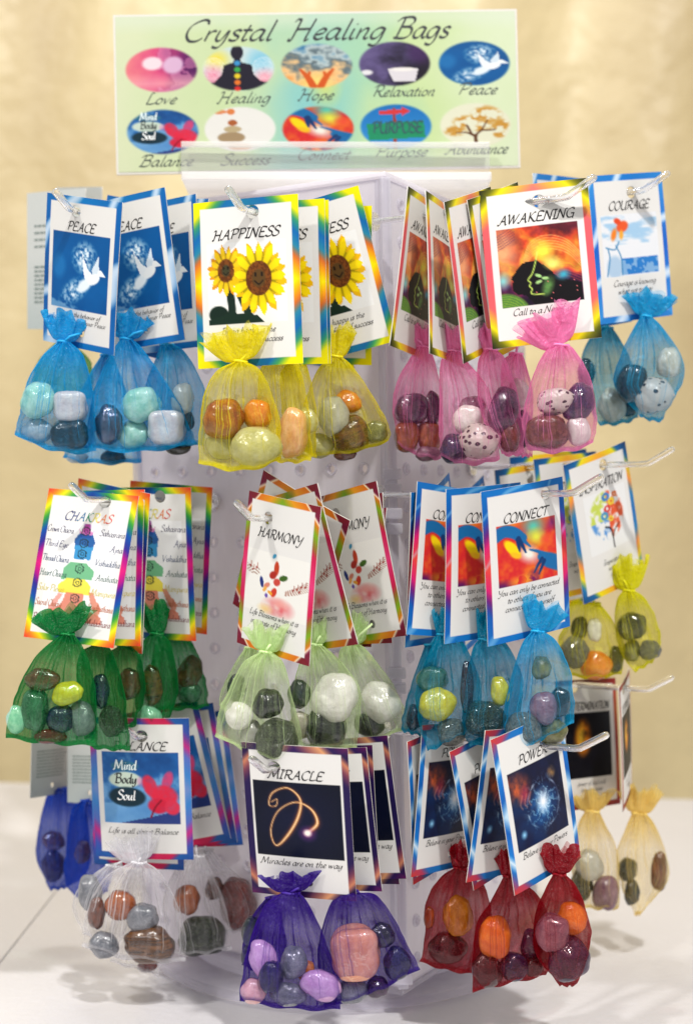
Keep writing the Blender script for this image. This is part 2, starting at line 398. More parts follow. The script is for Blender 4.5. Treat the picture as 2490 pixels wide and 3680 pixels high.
class Ink:
    """collects lettering in card coordinates (x right, z up, metres)"""
    def __init__(self): self.v = []; self.f = []; self.c = []; self.k = 0
    def text(self, s, x, z, h, col=(25, 22, 24), pen=.095, align='c', sq=1.0, slant=.2, rot=0, maxw=None, track=0):
        w = word_width(s, h, sq) + track * h * (len(s) - 1)
        if maxw and w > maxw: sq *= maxw / w; w = maxw
        cx = x - (w / 2 if align == 'c' else (w if align == 'r' else 0))
        cols = col if isinstance(col, list) else [col] * len(s)
        cr, sr = math.cos(rot), math.sin(rot)
        for ch, cc in zip(s, cols):
            adv, sts = GL[ch]
            lin = srgb(cc)
            for st in sts:
                if len(st) < 2: continue
                pts = crom(st)
                pts = [np.array(((p[0] + slant * p[1]) * sq, p[1])) for p in pts]
                n0 = len(self.v); self.k += 1
                yy = -(self.k % 7) * 3e-6
                for i, p in enumerate(pts):
                    t = pts[min(i + 1, len(pts) - 1)] - pts[max(i - 1, 0)]
                    L = math.hypot(*t) or 1; t = t / L
                    ang = math.atan2(t[1], t[0])
                    wd = pen * (.22 + .95 * abs(math.sin(ang - math.radians(38))))
                    nx, nz = -t[1] * wd / 2, t[0] * wd / 2
                    for sg in (1, -1):
                        gx = (p[0] + sg * nx) * h + cx; gz = (p[1] + sg * nz) * h
                        dx = gx - x
                        self.v.append((x + dx * cr - gz * sr, yy, z + dx * sr + gz * cr)); self.c.append(lin)
                for i in range(len(pts) - 1):
                    a = n0 + 2 * i
                    self.f.append((a, a + 1, a + 3, a + 2))
            cx += adv * h * sq + track * h
    def mesh(self, name, bend=None):
        v = np.array(self.v)
        if bend is not None: v[:, 1] += bend(v[:, 0], v[:, 2])
        v[:, 1] -= .00022
        return mesh_from(name, v, self.f, [M_INK], cols=np.array(self.c))

# ------------------------------------------------------------------ painting printed pictures (pure numpy colour functions)
def mixc(img, m, c):
    c = np.asarray(c, float)
    if c.max() > 1.001: c = c / 255.
    return img + (c - img) * np.clip(m, 0, 1)[..., None]
def full(P, c): return np.zeros(P.shape + (3,)) + np.asarray(c, float) / 255.
def ell(P, Q, cx, cy, rx, ry, rot=0, soft=.12):
    c, s = math.cos(rot), math.sin(rot)
    x, y = P - cx, Q - cy
    return np.clip((1 - np.sqrt(((x*c + y*s)/rx)**2 + ((-x*s + y*c)/ry)**2)) / soft, 0, 1)
def poly(P, Q, pts):
    ins = np.zeros(P.shape, bool); n = len(pts)
    for i in range(n):
        x1, y1 = pts[i]; x2, y2 = pts[(i+1) % n]
        if y1 == y2: continue
        ins ^= ((y1 > Q) != (y2 > Q)) & (P < (x2 - x1) * (Q - y1) / (y2 - y1) + x1)
    return ins.astype(float)
def strk(P, Q, pts, w, soft=.01, smooth=True, taper=None):
    pts = crom(pts, 6) if smooth else [np.array(p, float) for p in pts]
    best = np.zeros(P.shape)
    n = len(pts) - 1
    for i in range(n):
        a, b = pts[i], pts[i+1]; d = b - a; L2 = max(d @ d, 1e-12)
        t = np.clip(((P - a[0]) * d[0] + (Q - a[1]) * d[1]) / L2, 0, 1)
        dist = np.hypot(P - a[0] - t * d[0], Q - a[1] - t * d[1])
        ww = w if taper is None else w * np.interp((i + .5) / n, np.linspace(0, 1, len(taper)), taper)
        best = np.maximum(best, np.clip((ww - dist) / soft + .5, 0, 1))
    return best
_lat = {}
def vnoise(P, Q, s, seed=0):
    if seed not in _lat: _lat[seed] = np.random.RandomState(seed + 11).rand(64, 64)
    L = _lat[seed]
    x, y = P * s + 7.3, Q * s + 3.1
    xi, yi = np.floor(x).astype(int), np.floor(y).astype(int)
    fx, fy = x - xi, y - yi
    fx = fx*fx*(3-2*fx); fy = fy*fy*(3-2*fy)
    g = lambda a, b: L[a % 64, b % 64]
    return (g(xi, yi)*(1-fx) + g(xi+1, yi)*fx)*(1-fy) + (g(xi, yi+1)*(1-fx) + g(xi+1, yi+1)*fx)*fy
def fbm(P, Q, s, seed=0, o=4):
    r = 0; a = .5; t = 0
    for k in range(o):
        r = r + a * vnoise(P, Q, s * 2**k, seed + k); t += a; a *= .5
    return r / t
def ramp(t, stops):
    t = np.clip(t, 0, 1); xs = [s[0] for s in stops]; cs = np.array([s[1] for s in stops], float) / 255.
    return np.stack([np.interp(t, xs, cs[:, k]) for k in range(3)], -1)

def pic_dove(P, Q):
    img = ramp(.5*Q + .5*fbm(P, Q, 2, 3), [(0, (20, 75, 135)), (.5, (8, 92, 160)), (1, (0, 62, 125))])
    n = fbm(P, Q, 26, 5, 3)
    img = mixc(img, ell(P, Q, .13, .45, .16, .2, 0, .5) * .35, (60, 150, 215))
    img = mixc(img, ell(P, Q, .58, .30, .25, .24, -.4, .6) * np.clip((n - .32) * 3.2, 0, 1), (225, 240, 250))
    img = mixc(img, ell(P, Q, .42, .75, .33, .17, -.55, .7) * np.clip((n - .3) * 3.2, 0, 1), (225, 240, 250))
    img = mixc(img, ell(P, Q, .60, .66, .18, .09, -.6, .4), (235, 245, 252))
    img = mixc(img, poly(P, Q, [(.55, .27), (.66, .45), (.74, .5), (.72, .6), (.62, .6), (.57, .45)]), (240, 247, 252))
    img = mixc(img, poly(P, Q, [(.83, .25), (.85, .48), (.76, .56), (.72, .45)]) * .9, (238, 246, 252))
    img = mixc(img, ell(P, Q, .76, .56, .12, .07, -.5, .15), (246, 250, 252))
    img = mixc(img, ell(P, Q, .865, .47, .05, .045, 0, .2), (246, 250, 252))
    img = mixc(img, poly(P, Q, [(.89, .44), (.97, .51), (.88, .51)]), (240, 248, 252))
    img = mixc(img, np.clip((Q - .93 + .12 * n - .2 * P) * 12, 0, .5), (190, 220, 240))
    return img
def pic_sun(P, Q):
    img = full(P, (236, 236, 234))
    img = mixc(img, strk(P, Q, [(.28, .6), (.3, .85), (.25, 1.0)], .05), (22, 42, 34))
    img = mixc(img, strk(P, Q, [(.42, .66), (.5, .85), (.55, 1.0)], .05), (24, 45, 34))
    img = mixc(img, ell(P, Q, .13, .88, .14, .12, .3), (20, 40, 32))
    img = mixc(img, poly(P, Q, [(0, .93), (.3, .86), (.62, .9), (.72, 1), (.0, 1)]), (22, 44, 34))
    def flower(img, cx, cy, R, ph, dark, yel, yel2, asp):
        x, y = (P - cx) / asp, (Q - cy) / 1.28
        r = np.hypot(x, y); th = np.arctan2(y, x)
        for k, (n, RR, c, o) in enumerate(((15, R, yel2, .2), (13, R*.95, yel, 0))):
            a = (th + ph + o) * n / (2*math.pi); fr = a - np.floor(a) - .5
            lim = RR * (.60 + .42 * (1 - np.abs(2 * fr))**.6 + .06 * np.sin(np.floor(a) * 2.4))
            m = (r < lim)
            sh = 1 - .45 * np.clip(np.abs(2*fr) - .55, 0, 1) * 2 - .25 * np.clip(1 - r / (R*.75), 0, 1)
            col = np.asarray(c, float) / 255.
            img = img + (col * sh[..., None] - img) * m[..., None]
        img = mixc(img, np.clip((R*.48 - r) / .01, 0, 1), (120, 66, 24))
        img = mixc(img, np.clip((R*.48 - r) / .01, 0, 1) * (fbm(P, Q, 40, 8, 2) > .5) * .6, (75, 38, 14))
        img = mixc(img, np.clip((R*.27 - r) / .02, 0, 1), dark)
        for sx in (-.1, .1):
            img = mixc(img, ell(x, y, sx*R*1.2, -.10*R, .045*R, .07*R), (30, 22, 15))
        img = mixc(img, strk(x, y, [(-.15*R, .07*R), (0, .16*R), (.15*R, .07*R)], .022*R, .006), (30, 22, 15))
        return img
    img = flower(img, .235, .34, .245, .1, (62, 60, 38), (250, 205, 25), (222, 150, 15), .95)
    img = flower(img, .655, .46, .355, .3, (88, 62, 30), (255, 222, 10), (240, 185, 8), 1.0)
    return img
def pic_awake(P, Q):
    n = fbm(P, Q, 4, 21); n2 = fbm(P, Q, 11, 25); n3 = fbm(P + .3 * n, Q + .4 * n, 7, 27, 5)
    t = Q * .8 + (n - .5) * .75
    img = ramp(t, [(0, (90, 28, 40)), (.16, (190, 62, 35)), (.34, (242, 165, 50)), (.50, (190, 62, 50)), (.66, (70, 24, 62)), (.85, (25, 18, 35)), (1, (18, 16, 28))])
    img = img * (.55 + .9 * n3)[..., None]
    img = mixc(img, ell(P, Q, 0.04, .28, .30, .44, 0, .8) * .8 * (.5 + n3), (238, 165, 115))
    for k in range(6):      # flowing light lines over the crown of the head
        o = k * .035
        img = mixc(img, strk(P, Q, [(.30, .42 + o), (.40, .22 + o), (.60, .14 + o), (.85, .22 + o), (1.05, .46 + o)], .006, .012) * .55, (255, 200, 120))
        img = mixc(img, strk(P, Q, [(-.02, .10 + o), (.10, .04 + o), (.22, -.03 + o)], .004, .012) * .6, (60, 30, 80))
        img = mixc(img, strk(P, Q, [(.62, .62 + o * .6), (.8, .50 + o), (1.02, .60 + o)], .005, .012) * .45, (230, 90, 70))
    img = mixc(img, poly(P, Q, [(.28, .46), (.21, .54), (.13, .64), (.16, .68), (.14, .71), (.15, .76), (.14, .80), (.20, .85), (.30, .87), (.40, 1), (1, 1), (1, .78), (.72, .70), (.60, .56), (.46, .44)]), (17, 14, 18))
    img = mixc(img, ell(P, Q, .56, .34, .17, .15, 0, .9) * (.5 + n2), (252, 228, 70))
    img = mixc(img, ell(P, Q, .66, .50, .16, .12, .3, .9) * (.4 + n2), (225, 238, 120))
    img = mixc(img, ell(P, Q, .77, .66, .12, .09, 0, .8) * (.4 + n2), (60, 165, 190))
    img = mixc(img, ell(P, Q, .58, .78, .09, .16, .4, .8) * (.4 + n2), (125, 195, 95))
    img = mixc(img, strk(P, Q, [(.48, .34), (.45, .46), (.40, .60), (.34, .68), (.37, .72), (.35, .76), (.38, .80), (.37, .86), (.52, .88)], .008, .014), (195, 225, 100))
    for a, b in (((.47, .64), .4), ((.47, .72), -.3), ((.55, .68), .1)):
        img = mixc(img, ell(P, Q, a[0], a[1], .055, .025, b, .4), (165, 210, 130))
    d = np.hypot(P - .02, (Q - 1.12) * 1.1)
    m = np.clip((.34 - d) / .03, 0, 1)
    img = mixc(img, m, (110, 150, 55)); img = mixc(img, m * (np.sin(d * 190) > .2) * .5, (45, 100, 60))
    img = mixc(img, ell(P, Q, .03, .66, .12, .14, 0, .9) * .9, (130, 215, 215))
    return mixc(img, (vnoise(P, Q, 34, 31) > .93) * (P > .4) * (Q > .68) * .9, (230, 120, 120))
def pic_courage(P, Q):
    img = full(P, (232, 234, 238))
    n = fbm(P*.6, Q*2.2, 4, 41)
    img = mixc(img, np.clip((n - .5) * 4, 0, .6) * (Q < .5), (120, 180, 225))
    img = mixc(img, (Q > .72) * (P > .30) * (P < .98) * (Q < .98) * (.55 + .45 * (fbm(P, Q, 14, 43, 2) > .5)), (45, 125, 200))
    img = mixc(img, ell(P, Q, .18, .85, .16, .22, 0, .3) * .35, (70, 140, 200))
    for pts in ([(.05, .52), (.2, .56), (.28, .44)], [(.22, .5), (.3, .7), (.3, .98)], [(.08, .54), (.1, .7), (.04, .98)]):
        img = mixc(img, strk(P, Q, pts, .010, .015), (60, 130, 180))
    img = mixc(img, ell(P, Q, .36, .2, .13, .10, -.5, .3), (232, 90, 45))
    img = mixc(img, ell(P, Q, .28, .11, .08, .06, .5, .4), (225, 75, 40))
    img = mixc(img, ell(P, Q, .2, .32, .06, .13, .3, .5), (240, 130, 40))
    return mixc(img, ell(P, Q, .33, .33, .05, .10, .1, .5), (245, 170, 60))
def pic_chakra(P, Q):
    img = full(P, (240, 240, 240))
    n = fbm(P, Q, 8, 51, 3) * .05
    def band(img, m, c, o=.85): return mixc(img, m * o, c)
    img = band(img, ell(P, Q + n, .5, .07, .07, .09, 0, .4), (110, 40, 120))
    img = band(img, poly(P, Q, [(.42, .09), (.5, -.02), (.58, .09), (.62, .05), (.58, .14), (.42, .14), (.38, .05)]), (190, 60, 150), .6)
    img = band(img, poly(P, Q + n, [(.4, .14), (.6, .14), (.66, .2), (.64, .25), (.36, .25), (.34, .19)]), (10, 70, 145))
    img = band(img, poly(P, Q + n, [(.36, .25), (.64, .25), (.62, .4), (.38, .4)]), (30, 130, 195))
    img = band(img, poly(P + n, Q, [(.36, .40), (.62, .40), (.72, .47), (.72, .56), (.26, .58), (.27, .47)]), (95, 175, 120))
    img = band(img, poly(P + n, Q, [(.36, .56), (.62, .56), (.72, .62), (.74, .72), (.26, .72), (.24, .64)]), (245, 225, 60))
    img = band(img, poly(P + n, Q, [(.36, .70), (.62, .70), (.66, .84), (.95, .92), (.95, .99), (.08, .99), (.04, .93), (.30, .84)]), (228, 120, 95), .8)
    img = band(img, poly(P, Q + n, [(.68, .72), (.76, .72), (.9, .88), (.86, .97), (.78, .9)]), (225, 130, 105), .8)
    img = band(img, poly(P, Q + n, [(.24, .74), (.3, .74), (.2, .9), (.1, .95), (.12, .88)]), (228, 135, 120), .7)
    for cy in (.08, .20, .31, .46, .60, .76):
        r = np.hypot(P - .49, (Q - cy) * 1.45)
        th = np.arctan2(Q - cy, P - .49)
        ring = np.abs(r - .052 - .012 * np.abs(np.sin(th * 4))) < .009
        img = mixc(img, ring * .8, (35, 50, 50)); img = mixc(img, (np.abs(r - .024) < .007) * .6, (35, 50, 50))
    return img
def pic_harm(P, Q):
    img = full(P, (238, 236, 230))
    n = fbm(P, Q, 7, 61, 3)
    img = mixc(img, ell(P, Q, .56, .86, .30, .20, 0, .8) * np.clip(n * 1.9 - .1, 0, 1), (222, 95, 105))
    img = mixc(img, ell(P, Q, .60, .78, .20, .12, 0, .9) * .7, (238, 150, 140))
    img = mixc(img, ell(P, Q, .36, .92, .16, .1, 0, .8) * .6, (240, 200, 110))
    for (x, y, rx, ry, a, c) in [(.50, .22, .045, .13, 0, (190, 62, 32)), (.45, .34, .06, .08, .5, (170, 42, 30)), (.62, .35, .08, .05, -.5, (60, 95, 30)),
                                 (.52, .44, .06, .07, .4, (200, 70, 60)), (.27, .5, .035, .10, -.2, (35, 50, 120)), (.36, .53, .07, .04, -.8, (215, 130, 110)),
                                 (.48, .62, .05, .09, .3, (205, 60, 40)), (.42, .64, .05, .03, .5, (235, 160, 50)), (.45, .03, .03, .05, .5, (60, 150, 190)), (.36, .70, .03, .04, 0, (110, 80, 170)),
                                 (.33, .60, .03, .06, .5, (235, 170, 80))]:
        img = mixc(img, ell(P, Q, x, y, rx, ry, a, .2), c)
    for k in range(5):
        o = k * .025
        img = mixc(img, strk(P, Q, [(0, .26 + o), (.12, .30 + o), (.22, .28 + o)], .004, .008) * .8, (130, 80, 60))
        img = mixc(img, strk(P, Q, [(.66, .62 - o*.6), (.82, .56 - o), (1, .46 - o*1.4)], .004, .008) * .8, (140, 70, 50))
    for x, y in ((.05, .28), (.1, .33), (.16, .29), (.78, .5), (.84, .47), (.9, .42), (.96, .40), (.88, .5)):
        img = mixc(img, ell(P, Q, x, y, .018, .022, 0, .3), (150, 40, 30))
        img = mixc(img, strk(P, Q, [(x + .015, y), (x + .015, y - .08)], .005, .008, False), (150, 50, 30))
    return img
def pic_conn(P, Q):
    # a generic painted field with two reaching blue hands
    n = fbm(P, Q, 3, 71); n2 = fbm(P, Q, 5, 77, 3)
    img = ramp(n * 1.1 + Q * .3 - .15, [(0, (240, 150, 40)), (.3, (225, 70, 35)), (.5, (215, 40, 45)), (.7, (235, 110, 35)), (1, (120, 25, 90))])
    img = mixc(img, ell(P, Q, .62, .1, .28, .25, .5, .9), (90, 190, 170))
    img = mixc(img, ell(P, Q, .66, .28, .20, .18, .5, .9), (225, 225, 70))
    img = mixc(img, ell(P, Q, .52, .54, .26, .18, .6, .8), (240, 238, 225))
    img = mixc(img, ell(P, Q, .84, .36, .14, .12, .5, .9), (235, 80, 50))
    img = mixc(img, ell(P, Q, .95, .10, .14, .18, .2, .9), (140, 45, 110))
    img = mixc(img, ell(P, Q, .05, 1.0, .25, .14, 0, .8), (95, 20, 90))
    img = mixc(img, ell(P, Q, .4, .95, .3, .12, 0, .9) * (n2 > .4), (245, 160, 50))
    img = mixc(img, ell(P, Q, .25, .40, .22, .09, .9, .3), (250, 215, 10))
    img = mixc(img, ell(P, Q, .3, .52, .12, .06, .5, .5), (245, 190, 30))
    b1, b2 = (22, 105, 165), (12, 55, 110)
    img = mixc(img, strk(P, Q, [(-.05, .18), (.12, .10), (.28, .14), (.42, .26)], .10, .02, True, [1, 1, .95, .8]), b1)
    for pts in ([(.36, .2), (.46, .32), (.55, .42)], [(.36, .24), (.42, .38), (.47, .5)], [(.34, .26), (.36, .38), (.37, .46)]):
        img = mixc(img, strk(P, Q, pts, .032, .015, True, [1, .9, .4]), b2 if pts[2][0] < .5 else b1)
    img = mixc(img, strk(P, Q, [(1.05, .80), (.88, .72), (.74, .62)], .13, .03, True, [1, .95, .55]), b1)
    for pts in ([(.8, .6), (.66, .52), (.54, .47)], [(.74, .66), (.66, .76), (.6, .86)], [(.78, .7), (.72, .82), (.68, .9)]):
        img = mixc(img, strk(P, Q, pts, .032, .015, True, [1, .8, .4]), b2 if pts[2][1] > .8 else b1)
    img = mixc(img, np.clip(n2 - .55, 0, .3) * (P > .6) * (Q > .5), (150, 200, 230))
    return img
def pic_insp(P, Q):
    img = full(P, (236, 236, 234))
    n = fbm(P, Q, 12, 81, 3)
    base = ell(P, Q, .48, .42, .42, .42, 0, .1) * np.clip((n - .36) * 5, 0, 1)
    c = np.where((Q < .5)[..., None] & (P < .5)[..., None], np.array((200, 215, 90)) / 255., np.where((P < .5)[..., None], np.array((90, 150, 215)) / 255., np.array((225, 90, 50)) / 255.))
    img = img + (c - img) * base[..., None]
    for x, y, r, col in ((.5, .12, .09, (70, 130, 190)), (.62, .22, .08, (235, 200, 60)), (.5, .32, .08, (215, 60, 50)), (.42, .42, .09, (80, 150, 190)), (.56, .5, .06, (235, 200, 60)), (.72, .12, .06, (225, 120, 60))):
        rr = np.hypot(P - x, (Q - y) * 1.3)
        img = mixc(img, np.abs(rr - r * .7) < r * .35, col)
    img = mixc(img, strk(P, Q, [(.56, 1.0), (.55, .82), (.52, .66), (.4, .6)], .014, .012), (35, 30, 30))
    img = mixc(img, strk(P, Q, [(.55, .82), (.62, .7), (.74, .62)], .010, .012), (35, 30, 30))
    return img
def pic_bal(P, Q):
    n = fbm(P, Q, 5, 91)
    img = ramp(n * .6 + Q * .5, [(0, (10, 55, 115)), (.45, (30, 95, 165)), (.6, (110, 165, 215)), (1, (80, 140, 200))])
    img = mixc(img, (Q > .82) * (Q + P * .25 > 1.05) * .8, (30, 40, 110))
    img = mixc(img, ell(P, Q, .30, .19, .20, .08, 0, .2), (45, 110, 140))
    img = mixc(img, ell(P, Q, .30, .38, .23, .12, 0, .15), (205, 222, 205))
    img = mixc(img, ell(P, Q, .50, .40, .06, .09, 0, .6) * .7, (215, 150, 190))
    img = mixc(img, ell(P, Q, .32, .62, .26, .15, .05, .15), (18, 48, 62))
    for x, y, rx, ry, a, c in ((.85, .38, .075, .15, .3, (205, 70, 120)), (.62, .46, .10, .18, -.3, (222, 45, 75)), (.80, .60, .20, .17, .3, (228, 40, 70)), (.72, .74, .15, .12, .2, (215, 30, 62)), (.90, .76, .11, .12, -.4, (225, 50, 80))):
        img = mixc(img, ell(P, Q, x, y, rx, ry, a, .25) * (.75 + .4 * fbm(P, Q, 18, 95, 2)), c)
    return mixc(img, strk(P, Q, [(.62, .9), (.68, .76), (.76, .66)], .012, .01), (140, 12, 40))
def pic_mir(P, Q):
    img = ramp(np.hypot(P - .5, Q - .5), [(0, (9, 17, 50)), (1, (2, 7, 22))])
    for pts, w, c, tp in (([(.20, .28), (.27, .24), (.25, .33), (.17, .32), (.22, .16), (.40, .08), (.54, .22), (.50, .46), (.36, .72), (.22, .86), (.17, .66), (.27, .40), (.48, .26), (.66, .34), (.72, .52), (.60, .66)], .015, (215, 140, 70), [.25, .3, .35, .4, .7, .8, 1.1, 1.5, 1.4, .7, .5, .5, .7, 1.2, 1.6, 1.8]),):
        img = mixc(img, strk(P, Q, pts, w * 1.9, .05, True, tp) * .35, (170, 80, 50))
        img = mixc(img, strk(P, Q, pts, w * .8, .018, True, tp), c)
        img = mixc(img, strk(P, Q, pts, w * .3, .012, True, tp), (255, 225, 180))
    img = mixc(img, ell(P, Q, .60, .67, .13, .13, 0, .95) * .7, (150, 60, 150))
    return mixc(img, ell(P, Q, .60, .66, .06, .06, 0, .6), (255, 245, 235))
def pic_pow(P, Q):
    n = fbm(P, Q, 4, 101); n2 = fbm(P, Q, 10, 105)
    img = ramp(n * .9 + Q * .25 - .1, [(0, (16, 12, 38)), (.4, (14, 20, 55)), (.7, (8, 36, 80)), (1, (6, 44, 98))])
    img = mixc(img, ell(P, Q, .12, .22, .34, .24, .3, .9) * np.clip(n2 * 2 - .2, 0, 1), (225, 100, 50))
    img = mixc(img, ell(P, Q, .25, .34, .12, .16, .3, .9) * .6, (190, 40, 80))
    img = mixc(img, ell(P, Q, .80, .22, .10, .10, 0, .9) * n2 * 1.6, (230, 170, 90))
    img = mixc(img, ell(P, Q, .55, .56, .34, .30, 0, .9) * np.clip(n2 * 1.6, 0, 1), (30, 125, 205))
    r = np.hypot(P - .57, (Q - .55)); th = np.arctan2(Q - .55, P - .57)
    rays = np.clip(np.sin(th * 9 + fbm(P, Q, 12, 109) * 14) - .6, 0, 1) * 2.2 * np.clip(1 - r / .42, 0, 1)
    img = mixc(img, rays, (170, 225, 250))
    img = mixc(img, ell(P, Q, .57, .53, .17, .20, 0, .9) * np.clip(n2 * 2.4, 0, 1), (250, 252, 255))
    img = mixc(img, np.clip(1 - np.abs(r - .31) / .02, 0, 1) * np.clip(vnoise(P, Q, 14, 3) * 2 - .8, 0, 1) * .7, (210, 235, 255))
    for x in (.18, .26, .34):
        img = mixc(img, strk(P, Q, [(x + .02, .34), (x - .03, .44), (x, .50)], .005, .03) * .7, (240, 150, 120))
    return mixc(img, ell(P, Q, .14, .82, .07, .07, 0, .95), (150, 215, 250))
def pic_det(P, Q):
    img = full(P, (10, 10, 20)); n = fbm(P, Q, 6, 111)
    img = mixc(img, ell(P, Q, .38, .38, .22, .34, .1, .5) * np.clip(n * 2.2 - .2, 0, 1), (235, 130, 20))
    return mixc(img, ell(P, Q, .34, .36, .12, .24, .1, .8) * np.clip(n * 2 - .2, 0, 1), (250, 215, 70))
def pic_love(P, Q):
    n = fbm(P, Q, 5, 121)
    img = ramp(P * .9 + n * .3 - .1, [(0, (245, 150, 140)), (.45, (225, 80, 130)), (.75, (110, 30, 100)), (1, (60, 20, 80))])
    img = mixc(img, (n > .56) * (P > .45) * .5, (240, 150, 190))
    img = mixc(img, np.clip(1 - abs(Q - .8) * 4, 0, 1) * .6, (250, 190, 190))
    img = mixc(img, ell(P, Q, .38, .36, .16, .17, .4, .3), (250, 225, 232)); return mixc(img, ell(P, Q, .66, .40, .16, .22, .2, .3) * .95, (228, 190, 220))
def pic_heal(P, Q):
    img = full(P, (205, 225, 225)); n = fbm(P, Q, 9, 131)
    img = mixc(img, ell(P, Q, .2, .3, .25, .3, 0, .8), (240, 225, 90)); img = mixc(img, ell(P, Q, .8, .35, .25, .4, 0, .8), (130, 200, 225))
    img = mixc(img, ell(P, Q, .15, .65, .2, .3, 0, .8), (235, 130, 160)); img = mixc(img, ell(P, Q, .85, .7, .2, .25, 0, .8), (240, 150, 170))
    for cx in (.16, .84):
        for k in range(5):
            r = np.hypot(P - cx, (Q - .5) * .65); img = mixc(img, (np.abs(r - .03 * (k + 1)) < .006) * .6, (255, 255, 255))
    b = (32, 28, 45)
    img = mixc(img, ell(P, Q, .48, .15, .09, .17, 0, .1), b)
    img = mixc(img, poly(P, Q, [(.44, .28), (.52, .28), (.53, .36), (.68, .42), (.70, .62), (.80, .78), (.95, .82), (.86, .97), (.12, .97), (.05, .84), (.18, .78), (.27, .62), (.30, .42), (.43, .36)]), b)
    for y, c in ((.38, (60, 150, 210)), (.52, (60, 170, 80)), (.66, (235, 205, 40)), (.80, (235, 120, 40)), (.94, (220, 40, 40))):
        img = mixc(img, ell(P, Q, .48, y, .05, .065, 0, .3), c)
    return img
def pic_hope(P, Q):
    n = fbm(P, Q, 6, 141)
    img = ramp(n * .8 + Q * .6 - .2, [(0, (40, 110, 160)), (.3, (190, 205, 205)), (.45, (90, 110, 120)), (.65, (245, 200, 140)), (1, (240, 150, 70))])
    img = mixc(img, ell(P, Q, .5, .9, .3, .3, 0, .9), (252, 225, 120))
    for s in (-1, 1):
        img = mixc(img, strk(P, Q, [(.5 + s*.05, .95), (.5 + s*.12, .76), (.5 + s*.22, .58)], .045, .02, True, [1.2, 1, .4]), (215, 90, 30))
        img = mixc(img, strk(P, Q, [(.5 + s*.12, .76), (.5 + s*.10, .64)], .02, .02, False), (215, 90, 30))
    return img
def pic_relax(P, Q):
    n = fbm(P, Q, 5, 151)
    img = ramp(P * .4 + n * .5 + Q * .3, [(0, (140, 130, 170)), (.45, (95, 82, 130)), (.75, (35, 28, 50)), (1, (25, 18, 30))])
    img = mixc(img, ell(P, Q, .85, .25, .22, .35, 0, .6) * .8, (70, 40, 95))
    img = mixc(img, ell(P, Q, .12, .68, .10, .07, 0, .4), (235, 232, 235))
    img = mixc(img, poly(P, Q, [(.40, .60), (.82, .60), (.78, .88), (.48, .88)]), (225, 220, 225))
    return mixc(img, ell(P, Q, .61, .62, .21, .05, 0, .3), (245, 240, 235))
def pic_succ(P, Q):
    img = full(P, (236, 234, 228))
    for x, y, rx, ry, c in ((.5, .88, .18, .08, (225, 190, 160)), (.38, .68, .20, .13, (165, 140, 105)), (.4, .50, .13, .075, (190, 170, 130)), (.4, .36, .07, .07, (175, 95, 50)), (.38, .12, .06, .07, (225, 130, 70)), (.22, .12, .12, .05, (225, 140, 90))):
        img = mixc(img, ell(P, Q, x, y, rx, ry, 0, .15), c)
    return img
def pic_purp(P, Q):
    img = ramp(Q, [(0, (20, 110, 185)), (1, (60, 150, 215))])
    img = mixc(img, poly(P, Q, [(.46, .1), (.50, .1), (.51, 1), (.46, 1)]), (150, 60, 55))
    img = mixc(img, poly(P, Q, [(.28, .15), (.58, .13), (.58, .07), (.70, .17), (.58, .27), (.58, .22), (.28, .24)]), (215, 55, 60))
    img = mixc(img, poly(P, Q, [(.10, .44), (.88, .38), (.90, .74), (.13, .80)]), (30, 145, 100))
    return img
def pic_tree(P, Q):
    img = full(P, (232, 232, 205)); n = fbm(P, Q, 14, 161, 3)
    for x, y, rx, ry in ((.65, .28, .24, .24), (.85, .5, .13, .15), (.38, .42, .22, .16), (.22, .62, .18, .13), (.62, .55, .2, .12), (.82, .70, .1, .1)):
        img = mixc(img, ell(P, Q, x, y, rx, ry, 0, .4) * np.clip((n - .45) * 8, 0, 1), (205, 150, 60))
    for pts in ([(.5, .86), (.5, .72), (.58, .6), (.66, .4)], [(.5, .74), (.38, .66), (.24, .66)], [(.56, .62), (.76, .6)], [(.44, .68), (.38, .5)]):
        img = mixc(img, strk(P, Q, pts, .02, .015, True, [1.3, 1, .6, .4]), (95, 55, 30))
    return img
# ------------------------------------------------------------------ tag cards
CW, CH = .0655, .098
CT = .0006

